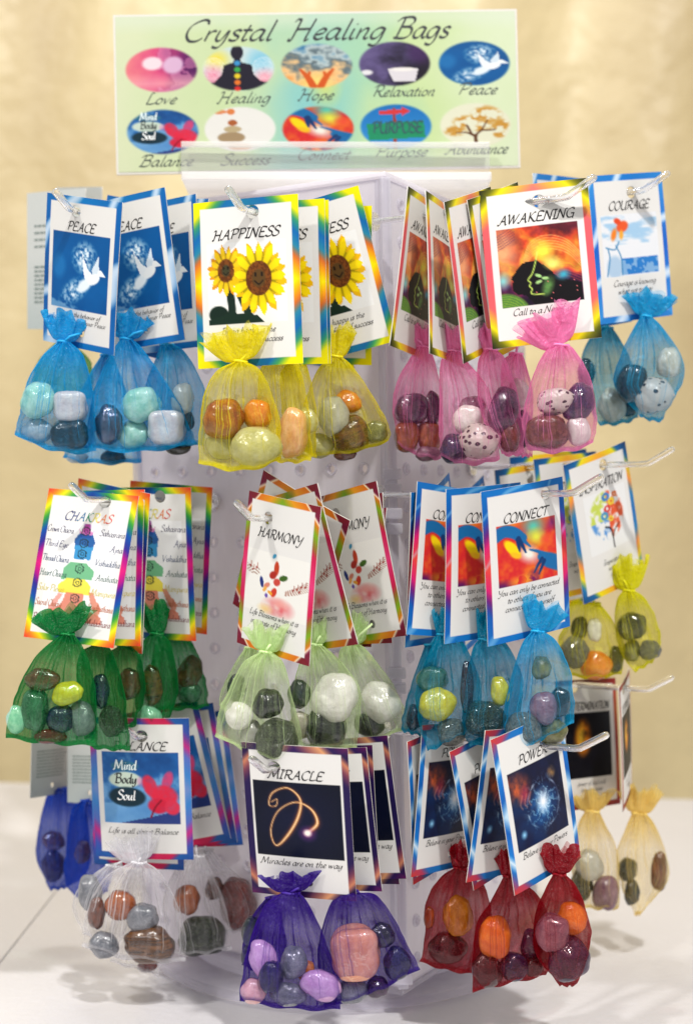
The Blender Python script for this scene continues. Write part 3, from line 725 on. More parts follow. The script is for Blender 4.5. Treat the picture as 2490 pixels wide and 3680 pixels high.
def border(U, V, hs, vs, streak=None, seed=0, bw=.06):
    """hs / vs: colour stops from corner (0) to the middle (1) of the short and long sides"""
    X = U * CW; Y = V * CH
    dl, dr, dt, db = X, CW - X, Y, CH - Y
    m = np.minimum(np.minimum(dl, dr), np.minimum(dt, db))
    horiz = np.minimum(dt, db) <= np.minimum(dl, dr)
    k = m / (bw * CW)
    ch = np.minimum(U, 1 - U) * 2 + (k - .5) * .12
    cv = np.minimum(V, 1 - V) * 2 + (k - .5) * .08
    img = np.where(horiz[..., None], ramp(ch, hs), ramp(cv, vs))
    if streak:
        n = np.sin((U * 1.0 + V * 1.5) * 9 + 7 * fbm(U * .7, V, 2.2, seed, 2) + seed)
        img = mixc(img, np.clip((n - streak[1]) * streak[2], 0, .9), streak[0])
    return img
BLUE = (18, 110, 185)
BORD = {
 'peace': lambda U, V: border(U, V, [(0, (22, 100, 170)), (1, (20, 120, 190))], [(0, (20, 105, 180)), (1, (15, 85, 155))], ((215, 230, 245), .55, 2), 2),
 'happy': lambda U, V: border(U, V, [(0, (248, 235, 0)), (.25, (240, 228, 10)), (.45, (60, 150, 90)), (.62, (20, 105, 165)), (1, (30, 120, 160))],
          [(0, (248, 235, 0)), (.18, (230, 222, 20)), (.30, (50, 145, 110)), (.45, (15, 100, 170)), (.62, (40, 130, 160)), (.74, (205, 105, 45)), (.86, (240, 160, 20)), (1, (250, 225, 0))]),
 'awake': lambda U, V: border(U, V, [(0, (45, 48, 20)), (.2, (110, 110, 20)), (.4, (240, 225, 20)), (.6, (235, 190, 60)), (1, (235, 120, 110))],
          [(0, (40, 44, 20)), (.12, (90, 95, 20)), (.25, (238, 222, 20)), (.4, (232, 150, 70)), (.5, (228, 95, 100)), (1, (222, 88, 100))]),
 'courage': lambda U, V: border(U, V, [(0, (45, 130, 205)), (1, (30, 120, 205))], [(0, (60, 150, 220)), (1, (30, 100, 200))], ((235, 242, 250), .6, 2.2), 5),
 'chakra': lambda U, V: border(U, V, [(0, (225, 70, 45)), (.18, (238, 130, 40)), (.38, (245, 225, 30)), (.62, (60, 155, 70)), (.85, (20, 90, 150)), (1, (25, 60, 140))],
          [(0, (225, 75, 40)), (.10, (240, 150, 30)), (.22, (245, 228, 30)), (.38, (50, 150, 60)), (.55, (15, 80, 160)), (.72, (50, 45, 140)), (.85, (170, 20, 130)), (1, (215, 30, 120))]),
 'harmony': lambda U, V: border(U, V, [(0, (120, 28, 45)), (.25, (120, 30, 40)), (.3, (245, 235, 200)), (.34, (215, 110, 25)), (.7, (225, 150, 30)), (1, (120, 160, 30))],
          [(0, (125, 28, 48)), (.16, (120, 30, 60)), (.2, (245, 225, 200)), (.23, (215, 115, 25)), (.38, (120, 170, 30)), (.55, (150, 100, 50)), (.65, (205, 30, 80)), (1, (225, 60, 120))]),
 'connect': lambda U, V: border(U, V, [(0, (20, 110, 190)), (1, (20, 120, 195))], [(0, (15, 110, 190)), (.38, (15, 90, 175)), (.58, (110, 30, 120)), (.72, (215, 30, 110)), (1, (230, 70, 60))], ((190, 225, 245), .93, 6), 9),
 'insp': lambda U, V: border(U, V, [(0, (25, 75, 130)), (.35, (20, 100, 160)), (.5, (240, 220, 30)), (1, (245, 170, 50))],
          [(0, (25, 75, 135)), (.2, (30, 120, 175)), (.35, (240, 215, 40)), (.55, (235, 140, 70)), (.75, (40, 125, 180)), (1, (30, 110, 180))]),
 'balance': lambda U, V: border(U, V, [(0, (30, 75, 150)), (.3, (30, 90, 160)), (.45, (200, 30, 80)), (.8, (215, 40, 90)), (1, (60, 80, 170))],
          [(0, (30, 85, 155)), (.2, (60, 80, 170)), (.4, (195, 45, 130)), (.55, (90, 110, 190)), (.8, (60, 130, 200)), (1, (110, 140, 200))]),
 'miracle': lambda U, V: border(U, V, [(0, (90, 25, 80)), (.3, (40, 22, 80)), (.5, (225, 160, 110)), (.75, (150, 90, 90)), (1, (50, 25, 85))],
          [(0, (80, 22, 80)), (.12, (36, 22, 70)), (.22, (205, 130, 95)), (.34, (120, 60, 80)), (.5, (36, 20, 75)), (1, (30, 20, 72))]),
 'power': lambda U, V: border(U, V, [(0, (200, 60, 60)), (.3, (180, 60, 90)), (.5, (30, 110, 185)), (1, (25, 120, 195))],
          [(0, (195, 60, 60)), (.15, (120, 80, 140)), (.28, (20, 110, 190)), (.4, (215, 235, 250)), (.5, (20, 120, 205)), (.8, (15, 95, 180)), (1, (190, 220, 240))]),
 'det': lambda U, V: border(U, V, [(0, (130, 30, 30)), (.5, (150, 55, 35)), (1, (90, 25, 25))], [(0, (135, 30, 35)), (.5, (190, 95, 50)), (1, (150, 50, 40))]),
}
NAVY = (16, 62, 130)
DES = {
 'peace': ('PEACE', .222, (.12, .24, .88, .745), pic_dove, [('Do not let the behavior of', .79, .0031), ('others destroy your Inner Peace', .835, .0031)]),
 'happy': ('HAPPINESS', .235, (.13, .255, .87, .745), pic_sun, [('Being happy is the', .80, .0036), ('greatest form of success', .856, .0036)]),
 'awake': ('AWAKENING', .235, (.13, .262, .87, .755), pic_awake, [('Call to a New Life', .81, .0040)]),
 'courage': ('COURAGE', .24, (.12, .27, .86, .69), pic_courage, [('Courage is knowing', .755, .0038), ('what not to fear', .81, .0038)]),
 'chakra': ('CHAKRAS', .20, (.14, .215, .88, .87), pic_chakra, []),
 'harmony': ('HARMONY', .265, (.08, .36, .92, .75), pic_harm, [('Life Blossoms when it is', .775, .0037), ('in a state of Harmony', .83, .0037)]),
 'connect': ('CONNECT', .225, (.14, .24, .86, .635), pic_conn, [('You can only be connected', .69, .0037), ('to others if you are', .745, .0037), ('connected to yourself', .80, .0037)]),
 'insp': ('INSPIRATION', .245, (.2, .27, .86, .70), pic_insp, [('Inspiration', .79, .0034), ('within', .84, .0034)]),
 'balance': ('BALANCE', .222, (.11, .24, .885, .745), pic_bal, [('Life is all about Balance', .815, .0038)]),
 'miracle': ('MIRACLE', .215, (.09, .235, .91, .73), pic_mir, [('Miracles are on the way', .785, .0042)]),
 'power': ('POWER', .225, (.13, .25, .87, .755), pic_pow, [('Believe in your Powers', .81, .0038)]),
 'det': ('DETERMINATION', .235, (.1, .26, .86, .76), pic_det, [("power of one's will", .82, .0034), ('brings success', .87, .0034)]),
}
CARDS = {}
def card_geometry(nx, ny, W, H, T, bend, colfn, holes, back_n=(21, 31)):
    xs = np.linspace(-W/2, W/2, nx); zs = np.linspace(H/2, -H/2, ny)
    verts = []; faces = []; mi = []; cols = []
    def sheet(nx, ny, y, cf, m, flip):
        xs = np.linspace(-W/2, W/2, nx); zs = np.linspace(H/2, -H/2, ny)
        X, Z = np.meshgrid(xs, zs); X0, Z0 = X.copy(), Z.copy()
        pitch = W / (nx - 1)
        for hx, hz, hr in holes:
            dx, dz = X - hx, Z - hz; r = np.hypot(dx, dz)
            near = (r < hr + pitch * .75) & (r > 1e-9)
            k = np.where(near, hr / np.maximum(r, 1e-9), 1)
            X = hx + dx * k; Z = hz + dz * k
        base = len(verts)
        c = cf(X0 / W + .5, .5 - Z0 / H) if cf else np.ones(X.shape + (3,)) * .8
        Y = y + bend(X, Z)
        verts.extend(np.stack([X, Y, Z], -1).reshape(-1, 3)); cols.extend(srgb_arr(c).reshape(-1, 3))
        Xc = (X0[:-1, :-1] + X0[1:, 1:]) / 2; Zc = (Z0[:-1, :-1] + Z0[1:, 1:]) / 2
        keep = np.ones(Xc.shape, bool)
        for hx, hz, hr in holes:
            inn = np.hypot(X0 - hx, Z0 - hz) < hr + pitch * .75
            keep &= ~(inn[:-1, :-1] & inn[1:, :-1] & inn[:-1, 1:] & inn[1:, 1:])
        for j in range(ny - 1):
            for i in range(nx - 1):
                if keep[j, i]:
                    a = base + j * nx + i
                    q = (a, a + nx, a + nx + 1, a + 1)
                    faces.append(q[::-1] if flip else q); mi.append(m)
    sheet(nx, ny, 0, colfn, 0, False)
    sheet(back_n[0], back_n[1], T, None, 1, True)
    # edge strip
    per = [(-W/2 + W*i/20, H/2) for i in range(20)] + [(W/2, H/2 - H*i/30) for i in range(30)] + [(W/2 - W*i/20, -H/2) for i in range(20)] + [(-W/2, -H/2 + H*i/30) for i in range(30)]
    b = len(verts)
    for x, z in per:
        yb = float(bend(np.array(x), np.array(z)))
        verts.append((x, yb, z)); verts.append((x, yb + T, z)); cols.append((.8, .79, .76)); cols.append((.8, .79, .76))
    n = len(per)
    for i in range(n):
        j = (i + 1) % n
        faces.append((b + 2*i, b + 2*j, b + 2*j + 1, b + 2*i + 1)); mi.append(1)
    return verts, faces, mi, cols
def srgb_arr(c):
    c = np.clip(c, 0, 1)
    return np.where(c <= .04045, c / 12.92, ((c + .055) / 1.055) ** 2.4)

HOLES = [(0, .425 * CH, .0040), (.004, -.395 * CH, .0027)]
def make_design(key, top=None):
    holes = [(min(max(top[0], -.4 * CW), .4 * CW), min(max(top[1], .34 * CH), .44 * CH), .0040) if top else HOLES[0], HOLES[1]]
    title, tv, rect, pic, caps = DES[key]
    rs = random.Random(key)
    k1, k2 = rs.uniform(.7, 1.6), rs.uniform(-.4, .4)
    def bend(X, Z): return k1 * X * X + k2 * X * Z + .25 * Z * Z * (1 if Z is None else 1)
    nb = .062
    def colfn(U, V):
        img = np.zeros(U.shape + (3,)) + np.array((230, 228, 224)) / 255.
        bx = nb; by = nb * CW / CH
        bm = (U < bx) | (U > 1 - bx) | (V < by) | (V > 1 - by)
        img = np.where(bm[..., None], BORD[key](U, V), img)
        u0, v0, u1, v1 = rect
        P = (U - u0) / (u1 - u0); Q = (V - v0) / (v1 - v0)
        m = (P >= 0) & (P <= 1) & (Q >= 0) & (Q <= 1)
        return np.where(m[..., None], pic(P, Q), img)
    v, f, mi, c = card_geometry(101, 151, CW, CH, CT, bend, colfn, holes)
    me = mesh_from('tag_card', v, f, [M_PRINT, M_PAPER], mi, True, np.array(c))
    ink = Ink()
    zz = lambda v: (.5 - v) * CH
    if key == 'chakra':
        cs = [(30, 45, 110), (22, 60, 130), (20, 110, 160), (30, 140, 100), (230, 215, 90), (230, 130, 70), (220, 90, 80)]
        ink.text(title, 0, zz(tv), .0056, cs, pen=.13, sq=1.2, maxw=.52 * CW)
        left = [('Crown Chacra', (40, 30, 80)), ('Third Eye', (35, 35, 100)), ('Throad Chacra', (25, 60, 110)), ('Heart Chacra', (30, 90, 80)), ('Solar Plexus', (215, 195, 70)), ('Sacral Chacra', (190, 100, 60)), ('Root Chacra', (130, 40, 50))]
        right = ['Sahasrara', 'Ajna', 'Vishuddha', 'Anahata', 'Manipura', 'Svadhisthana', 'Muladhara']
        for i, ((a, col), b) in enumerate(zip(left, right)):
            v_ = .285 + i * .098
            ink.text(a, -.43 * CW, zz(v_), .0042, col, pen=.085, align='l', maxw=.30 * CW, slant=.1, rot=-.02)
            ink.text(b, .43 * CW, zz(v_ + .005), .0042, col, pen=.085, align='r', maxw=.27 * CW, slant=.1, rot=-.02)
    else:
        ink.text(title, 0, zz(tv), .0056, pen=.150, sq=1.25, maxw=.70 * CW)
        for t, v_, h in caps:
            ink.text(t, 0, zz(v_), h, pen=.115, maxw=.84 * CW, col=(40, 36, 38), sq=1.25)
    if key == 'balance':
        u0, v0, u1, v1 = rect
        for t, q, c_ in (('Mind', .235, (225, 240, 240)), ('Body', .425, (30, 35, 40)), ('Soul', .66, (245, 248, 248))):
            ink.text(t, (u0 + .31 * (u1 - u0) - .5) * CW, zz(v0 + q * (v1 - v0)), .0066, c_, pen=.15, slant=.05)
    CARDS[key] = (me, ink.mesh('lettering', bend))

def back_card():
    def colfn(U, V):
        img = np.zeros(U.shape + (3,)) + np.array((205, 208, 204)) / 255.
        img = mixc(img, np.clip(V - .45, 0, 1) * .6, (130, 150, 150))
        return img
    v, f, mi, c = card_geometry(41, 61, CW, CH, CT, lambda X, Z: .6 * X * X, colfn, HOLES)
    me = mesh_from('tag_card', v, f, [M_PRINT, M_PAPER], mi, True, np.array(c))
    # blurred unreadable print lines
    bm = bmesh.new()
    rs = random.Random(3)
    for k in range(13):
        v_ = .25 + k * .05 if k < 4 else .42 + k * .032
        x = -.36 * CW
        while x < .34 * CW:
            L = rs.uniform(.002, .006)
            z = (.5 - v_) * CH
            q = [bm.verts.new((a, -.0003 + .6 * a * a, b)) for a, b in ((x, z), (x + L, z), (x + L, z + .0011), (x, z + .0011))]
            bm.faces.new(q); x += L + .0012
    m2 = bpy.data.meshes.new('print_lines'); bm.to_mesh(m2); bm.free()
    ca = m2.color_attributes.new('print', 'FLOAT_COLOR', 'POINT')
    ca.data.foreach_set('color', np.tile(np.array((.16, .22, .20, 1), np.float32), len(m2.vertices)))
    m2.materials.append(M_INK)
    CARDS['back'] = (me, m2)

def fit_card(fr, corners, d, W=CW, H=CH, y0=None, x0=0, wy=8, wx=40):
    """rigid pose (centre, rotation, size factor) of a rectangle seen with these corners, its centre at distance d"""
    obs = np.array([px(fr, c) for c in corners])
    loc = np.array([(-W/2, 0, H/2), (W/2, 0, H/2), (W/2, 0, -H/2), (-W/2, 0, -H/2)])
    c0 = obs.mean(0)
    def world(p):
        R = (Matrix.Rotation(p[2], 3, 'Z') @ Matrix.Rotation(p[3], 3, 'X') @ Matrix.Rotation(p[4], 3, 'Y'))
        R = np.array(R)
        return (R @ (loc * p[5]).T).T + np.array([(p[0] - 1245) / FPX * d, d, (1840 - p[1]) / FPX * d])
    def res(p):
        w = world(p)
        u = 1245 + FPX * w[:, 0] / w[:, 1]; v = 1840 - FPX * w[:, 2] / w[:, 1]
        return np.concatenate([u - obs[:, 0], v - obs[:, 1], [(p[5] - 1) * 150, (p[3] - x0) * wx, (p[2] - (y0 or 0)) * (6 if y0 is None else wy)]])
    best = None
    for ys in (-.6, -.2, .2, .6):
        e = obs[1] - obs[0]
        p = np.array([c0[0], c0[1], ys, 0., math.atan2(e[1], e[0]) * .7, 1.])
        lam = 1.
        r = res(p); cst = r @ r
        for it in range(60):
            J = np.zeros((len(r), 6)); hs = [.5, .5, 1e-3, 1e-3, 1e-3, 1e-3]
            for k in range(6):
                q = p.copy(); q[k] += hs[k]; J[:, k] = (res(q) - r) / hs[k]
            A = J.T @ J; st = np.linalg.solve(A + lam * np.diag(np.diag(A) + 1e-9), -J.T @ r)
            q = p + st; q[2] = np.clip(q[2], -1.25, 1.25); q[3] = np.clip(q[3], -.5, .5)
            rq = res(q); cq = rq @ rq
            if cq < cst: p, r, cst = q, rq, cq; lam *= .4
            else: lam *= 3
            if lam > 1e9: break
        if best is None or cst < best[0]: best = (cst, p)
    cst, p = best
    R = (Matrix.Rotation(p[2], 4, 'Z') @ Matrix.Rotation(p[3], 4, 'X') @ Matrix.Rotation(p[4], 4, 'Y'))
    M = Matrix.Translation(at(p[0], p[1], d)) @ R @ Matrix.Scale(p[5], 4)
    return M, cst, p

STACK = {}
def clearance(M, hook):
    """how much farther a tag must hang so that it clears the tags already on its hook"""
    need = 0
    inv = M.inverted(); nrm = (M.to_3x3() @ Vector((0, 1, 0))).normalized(); c0 = Vector(cam.location)
    for P in STACK.get(hook, []):
        for i in range(7):
            for j in range(9):
                q = P @ Vector((CW * (i / 6 - .5), 0, CH * (j / 8 - .5)))
                dr = q - c0
                den = dr.dot(nrm)
                if abs(den) < 1e-6: continue
                k = (M.translation - c0).dot(nrm) / den
                w = c0 + dr * k
                l = inv @ w
                if abs(l.x) < CW / 2 + .001 and abs(l.z) < CH / 2 + .001:
                    need = max(need, (q.y - w.y) + .0009)
    return need

# ------------------------------------------------------------------ hooks
NL = (-.515, -.857); NR = (.857, -.515)     # outward directions of the two front faces, x and toward-depth
def lean(z): return -.022 * (z - CAM_Z)
CORNER = (.0300, CAM_D)                      # x, distance of the front corner at eye height
M_ = {'L': ((-.857, .515), NL), 'R': ((.515, .857), NR)}
def tube(pts, rad, nseg=10, close=True, flat=1.0):
    """round bar through points (Vectors)"""
    v = []; f = []
    P = [Vector(p) for p in pts]
    up = Vector((0, 0, 1))
    for i, p in enumerate(P):
        t = (P[min(i+1, len(P)-1)] - P[max(i-1, 0)]).normalized()
        s = t.cross(up)
        if s.length < 1e-3: s = t.cross(Vector((1, 0, 0)))
        s.normalize(); w = s.cross(t).normalized()
        r = rad[i] if hasattr(rad, '__len__') else rad
        for k in range(nseg):
            a = 2 * math.pi * k / nseg
            v.append(p + s * math.cos(a) * r + w * math.sin(a) * r * flat)
    for i in range(len(P) - 1):
        for k in range(nseg):
            a = i * nseg + k; b = i * nseg + (k + 1) % nseg
            f.append((a, b, b + nseg, a + nseg))
    if close:
        f.append(tuple(range(nseg))[::-1]); f.append(tuple(range((len(P)-1)*nseg, len(P)*nseg)))
    return v, f
class Hook: pass
HOOKS = {}
def make_hook(name, side, fr, bend, L, label, tipv=None):
    fd, n = M_[side]
    tipv = tipv or ((.013, .0085) if side == 'L' else (.017, .0095))
    b = px(fr, bend)
    lo, hi = .0, .25
    def proj(s, L):
        X = CORNER[0] + fd[0]*s + n[0]*L; d = CORNER[1] + fd[1]*s + n[1]*L
        return X, d
    best = min((abs(1245 + FPX * (proj(s, L)[0] + lean(CAM_Z + (1840 - b[1]) / FPX * .85)) / proj(s, L)[1] - b[0]), s) for s in np.linspace(-.02, .21, 400))
    s = best[1]
    X, d = proj(s, L); z = CAM_Z + (1840 - b[1]) / FPX * d; X += lean(z)
    h = Hook(); h.d = d; h.n = n; h.cos = -n[1]; h.z = z; h.s = s; h.L = L
    root = Vector((X - n[0]*L, d - n[1]*L - CAM_D, z)); bnd = Vector((X, d - CAM_D, z))
    nv = Vector((n[0], n[1], 0))
    tip = bnd + nv * tipv[0] + Vector((0, 0, tipv[1]))
    h.root = root; h.bnd = bnd
    t = (tip - bnd).normalized()
    pts = [root, root.lerp(bnd, .5), bnd - nv * .003, bnd + nv * .0012 + Vector((0, 0, .0006)), bnd + t * .004, bnd + t * (.5 * (tip - bnd).length), tip, tip + t * .0016, tip + t * .0022]
    v, f = tube([p - root for p in pts], [.0027, .0027, .0027, .0028, .0028, .0028, .0028, .0020, .0008], 12, True, .8)
    o = thing('peg_hook', label, 'hook', root, 'clear acrylic hooks of the stand')
    sh = link('shaft', mesh_from('shaft', v, f, [M_HOOK], smooth=True), o)
    # round foot pressed against the board
    v, f = tube([nv * .0006, nv * .0036], .0062, 18)
    link('foot', mesh_from('foot', v, f, [M_HOOK]), o)
    h.o = o; HOOKS[name] = h
    return h

# ------------------------------------------------------------------ stones
def stone_mesh(seed, box):
    bm = bmesh.new(); bmesh.ops.create_icosphere(bm, subdivisions=4, radius=1)
    o = Vector((seed * 3.7, seed * 1.3, 0))
    for v in bm.verts:
        p = v.co.normalized()
        e = 2 + box
        r = (abs(p.x)**e + abs(p.y)**e + abs(p.z)**e) ** (-1 / e)
        r *= 1 + .17 * mnoise.noise(p * 1.1 + o) + .06 * mnoise.noise(p * 2.4 + o)
        v.co = p * r
    mx = max(abs(v.co.x) for v in bm.verts); mz = max(abs(v.co.z) for v in bm.verts)
    for v in bm.verts: v.co.x /= mx; v.co.z /= mz
    for f in bm.faces: f.smooth = True
    me = bpy.data.meshes.new('tumbled_stone'); bm.to_mesh(me); bm.free()
    return me
_sm = {}
def get_stone(shape, key, k):
    idx = (shape, k % 5)
    if (idx, key) not in _sm:
        base = _sm.get(idx)
        if base is None: base = _sm[idx] = stone_mesh(k % 5 + 11 * shape, {0: .08, 1: 1.1, 2: .5}[shape])
        me = base.copy(); me.materials.clear(); me.materials.append(STONES[key][1]); _sm[(idx, key)] = me
    return _sm[(idx, key)]

# ------------------------------------------------------------------ pouches
ORG = {}
def org(key):
    C = {'blue': ((.01, .43, .86), 0.094, 0.090), 'teal': ((.0, .32, .52), 0.088, 0.120), 'yellow': ((.97, .86, .01), 0.055, 0.080), 'pink': ((1.0, .29, .60), 0.077, 0.050),
         'green': ((.0, .26, .055), 0.094, 0.160), 'lime': ((.72, .92, .45), 0.050, 0.020), 'white': ((.90, .89, .92), 0.028, 0.000), 'purple': ((.05, .010, .31), 0.094, 0.120),
         'red': ((.34, .0, .010), 0.110, 0.200), 'gold': ((.95, .72, .20), 0.050, 0.040), 'olive': ((.88, .84, .0), 0.066, 0.080), 'royal': ((.0, .06, .50), 0.165, 0.280), 'sky': ((.01, .45, .80), 0.088, 0.090)}
    if key not in ORG:
        c, a, t = C[key]; ORG[key] = organza('organza_' + key, c, a, t, .34, {'yellow': .42, 'lime': .30, 'pink': .42, 'white': .10, 'gold': .32, 'olive': .50, 'blue': .56, 'sky': .48, 'teal': .52, 'purple': .58, 'green': .60, 'red': .66}.get(key, .5))
    return ORG[key]

def polyline(pts, n):
    P = np.array(crom(pts, 8) if len(pts) > 2 else [pts[0], pts[-1]], float)
    s = np.r_[0, np.cumsum(np.hypot(*np.diff(P, axis=0).T))]; s /= s[-1]
    t = np.linspace(0, 1, n)
    return np.stack([np.interp(t, s, P[:, 0]), np.interp(t, s, P[:, 1])], -1)

def uvmesh(name, verts, faces, uv, mat):
    me = mesh_from(name, verts, faces, [mat], smooth=True)
    ul = me.uv_layers.new(name='UVMap')
    vi = np.zeros(len(me.loops), np.int32); me.loops.foreach_get('vertex_index', vi)
    ul.data.foreach_set('uv', np.asarray(uv, np.float32)[vi].ravel())
    return me

def make_pouch(root, fr, d, color, neck, Lp, Rp, T=.011, sag=0, stones=(), seed=1, nw=44):
    """body of an organza pouch: neck point, left and right outline below it (crop pixels), hanging at distance d"""
    rs = np.random.RandomState(seed)
    s = FR[fr][2]
    nv, nu = 60, 52
    Lc = polyline([px(fr, (neck[0] - nw, neck[1]))] + [px(fr, p) for p in Lp], nv)
    Rc = polyline([px(fr, (neck[0] + nw, neck[1]))] + [px(fr, p) for p in Rp], nv)
    ring = 2 * nu
    # pleats running down from the neck
    pl = [(rs.uniform(.08, .92), rs.uniform(.012, .05), rs.uniform(.4, 1.2), rs.uniform(-.25, .25)) for _ in range(9)]
    V = np.linspace(0, 1, nv)
    U = .5 - .5 * np.cos(np.linspace(0, math.pi, nu + 1))
    def layer(sg, pl):
        u = np.tile(U, (nv, 1)); v = np.tile(V[:, None], (1, nu + 1))
        edge = np.sqrt(np.clip(1 - (2*u - 1)**2, 0, 1))
        th = (.0032 + T * np.clip(v * 1.6, 0, 1) ** 1.1) * np.clip(1 - v**7, 0, 1)
        y = sg * th * edge ** .8
        pleat = 0
        for c, w, a, dr in pl:
            cc = c + dr * (v - .2) * .5
            ww = w * (.5 + 1.2 * v)
            pleat = pleat + a * np.exp(-np.abs(u - cc) / ww)
        y = y + sg * pleat * .0046 * np.clip(1.05 - v, 0, 1) ** .8 * edge
        y = y + sg * .0015 * np.sin(u * 30 + seed + 5 * np.sin(u * 5 + seed)) * np.clip(1 - v * 1.8, 0, 1) * edge
        y = y + .0010 * np.sin(u * 9 + seed * 2 + v * 4) * edge * v
        P = Lc[:, None, :] * (1 - u)[..., None] + Rc[:, None, :] * u[..., None]
        P[..., 1] += sag * s**-1 * v**4 * (4 * u * (1 - u))
        P[..., 0] += (P[..., 0] - (Lc[:, None, 0] + Rc[:, None, 0]) / 2) * .06 * np.sin(math.pi * np.clip(v * 1.05, 0, 1)) ** .7
        P[..., 0] += (fbm(u * 1.5 + seed * .37, v * 3 + 2, 2.5, 400, 3) - .5) * 22 * v
        y = y + (fbm(u * 2 + seed * .3, v * 2.5 + (5 if sg > 0 else 0), 3, 410, 3) - .5) * .0052 * edge
        P[..., 1] += 4 * np.sin(u * 17 + seed) * v**8
        X = (P[..., 0] - 1245) / FPX * d; Z = CAM_Z + (1840 - P[..., 1]) / FPX * d
        return X, y, Z, u, v
    pl2 = [(rs.uniform(.08, .92), rs.uniform(.02, .05), rs.uniform(.3, 1), rs.uniform(-.2, .2)) for _ in range(6)]
    Xf, yf, Zf, u, v = layer(-1, pl); Xb, yb, Zb, _, _ = layer(1, pl2)
    for it in range(3):
        for (c, rx, ry, rz, ex) in stones:
            for (X, y, Z, sg) in ((Xf, yf, Zf, -1), (Xb, yb, Zb, 1)):
                kk = d / (c.y + CAM_D)        # stones and cloth compared along the line of sight
                cx_ = c.x * kk; cz_ = CAM_Z + (c.z - CAM_Z) * kk
                dd = np.abs((X - cx_) / (rx * 1.07))**ex + np.abs((Z - cz_) / (rz * 1.07))**ex
                tgt = (c.y - (d - CAM_D)) + sg * (ry * 1.12 * np.clip(1 - dd, 0, 1)**(1 / ex) + .0007)
                m = dd < 1
                if sg < 0: y[:] = np.where(m, np.minimum(y, tgt), y)
                else: y[:] = np.where(m, np.maximum(y, tgt), y)
        if it < 2:
            for y in (yf, yb):
                y[1:-1, 1:-1] = (y[1:-1, 1:-1] * 2 + y[:-2, 1:-1] + y[2:, 1:-1] + y[1:-1, :-2] + y[1:-1, 2:]) / 6
    for y in (yf, yb):
        y[-1, :] *= .05; y[:, 0] = 0; y[:, -1] = 0
    D = d - CAM_D
    verts = []; uv = []
    def pt(X, y, Z):
        # keep the outline where it is while moving nearer or farther
        k = (d + y) / d
        return np.stack([X * k, D + y, CAM_Z + (Z - CAM_Z) * k], -1)
    F_ = pt(Xf, yf, Zf); B_ = pt(Xb, yb, Zb)
    ringv = np.concatenate([F_, B_[:, -2:0:-1]], 1)
    ringu = np.concatenate([u, 2 - u[:, -2:0:-1]], 1); ringw = np.concatenate([v, v[:, -2:0:-1]], 1)
    nr = ringv.shape[1]
    verts = ringv.reshape(-1, 3) - np.array(root.location); uv = np.stack([ringu, ringw], -1).reshape(-1, 2)
    faces = [(j*nr + i, j*nr + (i+1) % nr, (j+1)*nr + (i+1) % nr, (j+1)*nr + i) for j in range(nv - 1) for i in range(nr)]
    link('pouch', uvmesh('pouch', verts, [f[::-1] for f in faces], uv, org(color)), root)

def make_ruffle(root, fr, d, color, neck, ruf, seed=1, nw=44):
    cx, cy, w, h = ruf[:4]
    n0 = px(fr, neck); c = px(fr, (cx, cy)); s = FR[fr][2]
    up = (c - n0) * 1.75; L = np.hypot(*up); side = np.array((-up[1], up[0])) / L
    if side[0] < 0: side = -side
    rs = np.random.RandomState(seed + 50)
    verts = []; uv = []; faces = []
    nr, nt = 16, 110
    ph = rs.uniform(0, 6.28, 4)
    base = 0
    for lay, (ks, kh) in enumerate(((1, 1), (.72, .86))):
        for j in range(nr + 1):
            t = j / nr
            for i in range(nt):
                th = 2 * math.pi * i / nt
                hw = (nw / s) + (w * 1.32 / s / 2 * ks - nw / s) * (t ** .42)
                r = 1 + t * (.15 * math.sin(5 * th + ph[0]) + .15 * math.sin(9 * th + ph[1]) + .12 * math.sin(14 * th + ph[3]))
                p = n0 + up * t * kh * (1 + .16 * t * math.sin(4 * th + ph[2]) + .09 * t * math.sin(11 * th + ph[0]) - .16 * t * math.cos(th) ** 2) + side * hw * r * math.cos(th)
                yy = math.sin(th) * (.0026 + .0050 * t * ks) * r + .0012 * t * math.sin(7 * th + ph[1])
                q = at(p[0], p[1], d + yy)
                verts.append(q - root.location); uv.append((i / nt * 2.2, t * .22))
        for j in range(nr):
            for i in range(nt):
                a = base + j * nt + i; b = base + j * nt + (i + 1) % nt
                faces.append((a, b, b + nt, a + nt))
        base += (nr + 1) * nt
    link('ruffle', uvmesh('ruffle', verts, faces, uv, org(color)), root)

M_CORD = {}
def cord_mat(color):
    if color not in M_CORD:
        m, nt, out = new_mat('drawstring_' + color)
        o = org(color); c = [n for n in o.node_tree.nodes if n.type == 'BSDF_DIFFUSE'][0].inputs[0].default_value
        b = pb(nt, out, Base_Color=tuple(c), Roughness=.45)
        M_CORD[color] = m
    return M_CORD[color]
def make_string(root, fr, d, color, neck, hole, nw=44):
    n0 = px(fr, neck); r = nw / FR[fr][2] / FPX * d
    pts = []
    for k in range(17):
        a = 2 * math.pi * k / 16
        q = at(n0[0], n0[1], d) + Vector((math.cos(a) * r * 1.05, math.sin(a) * .0036, math.sin(a * 2) * .0004)) 
        pts.append(q - root.location)
    v, f = tube(pts, .0008, 7, False)
    if hole is not None:
        a = at(n0[0], n0[1], d - .003); b = Vector(hole)
        q = [a, a.lerp(b, .4) + Vector((0, -.003, .001)), b + Vector((0, -.0012, 0)), b + Vector((0, .002, 0))]
        v2, f2 = tube([p - root.location for p in q], .0008, 7, True)
        n = len(v); v += v2; f += [tuple(i + n for i in t) for t in f2]
    link('drawstring', mesh_from('drawstring', v, f, [cord_mat(color)], smooth=True), root)
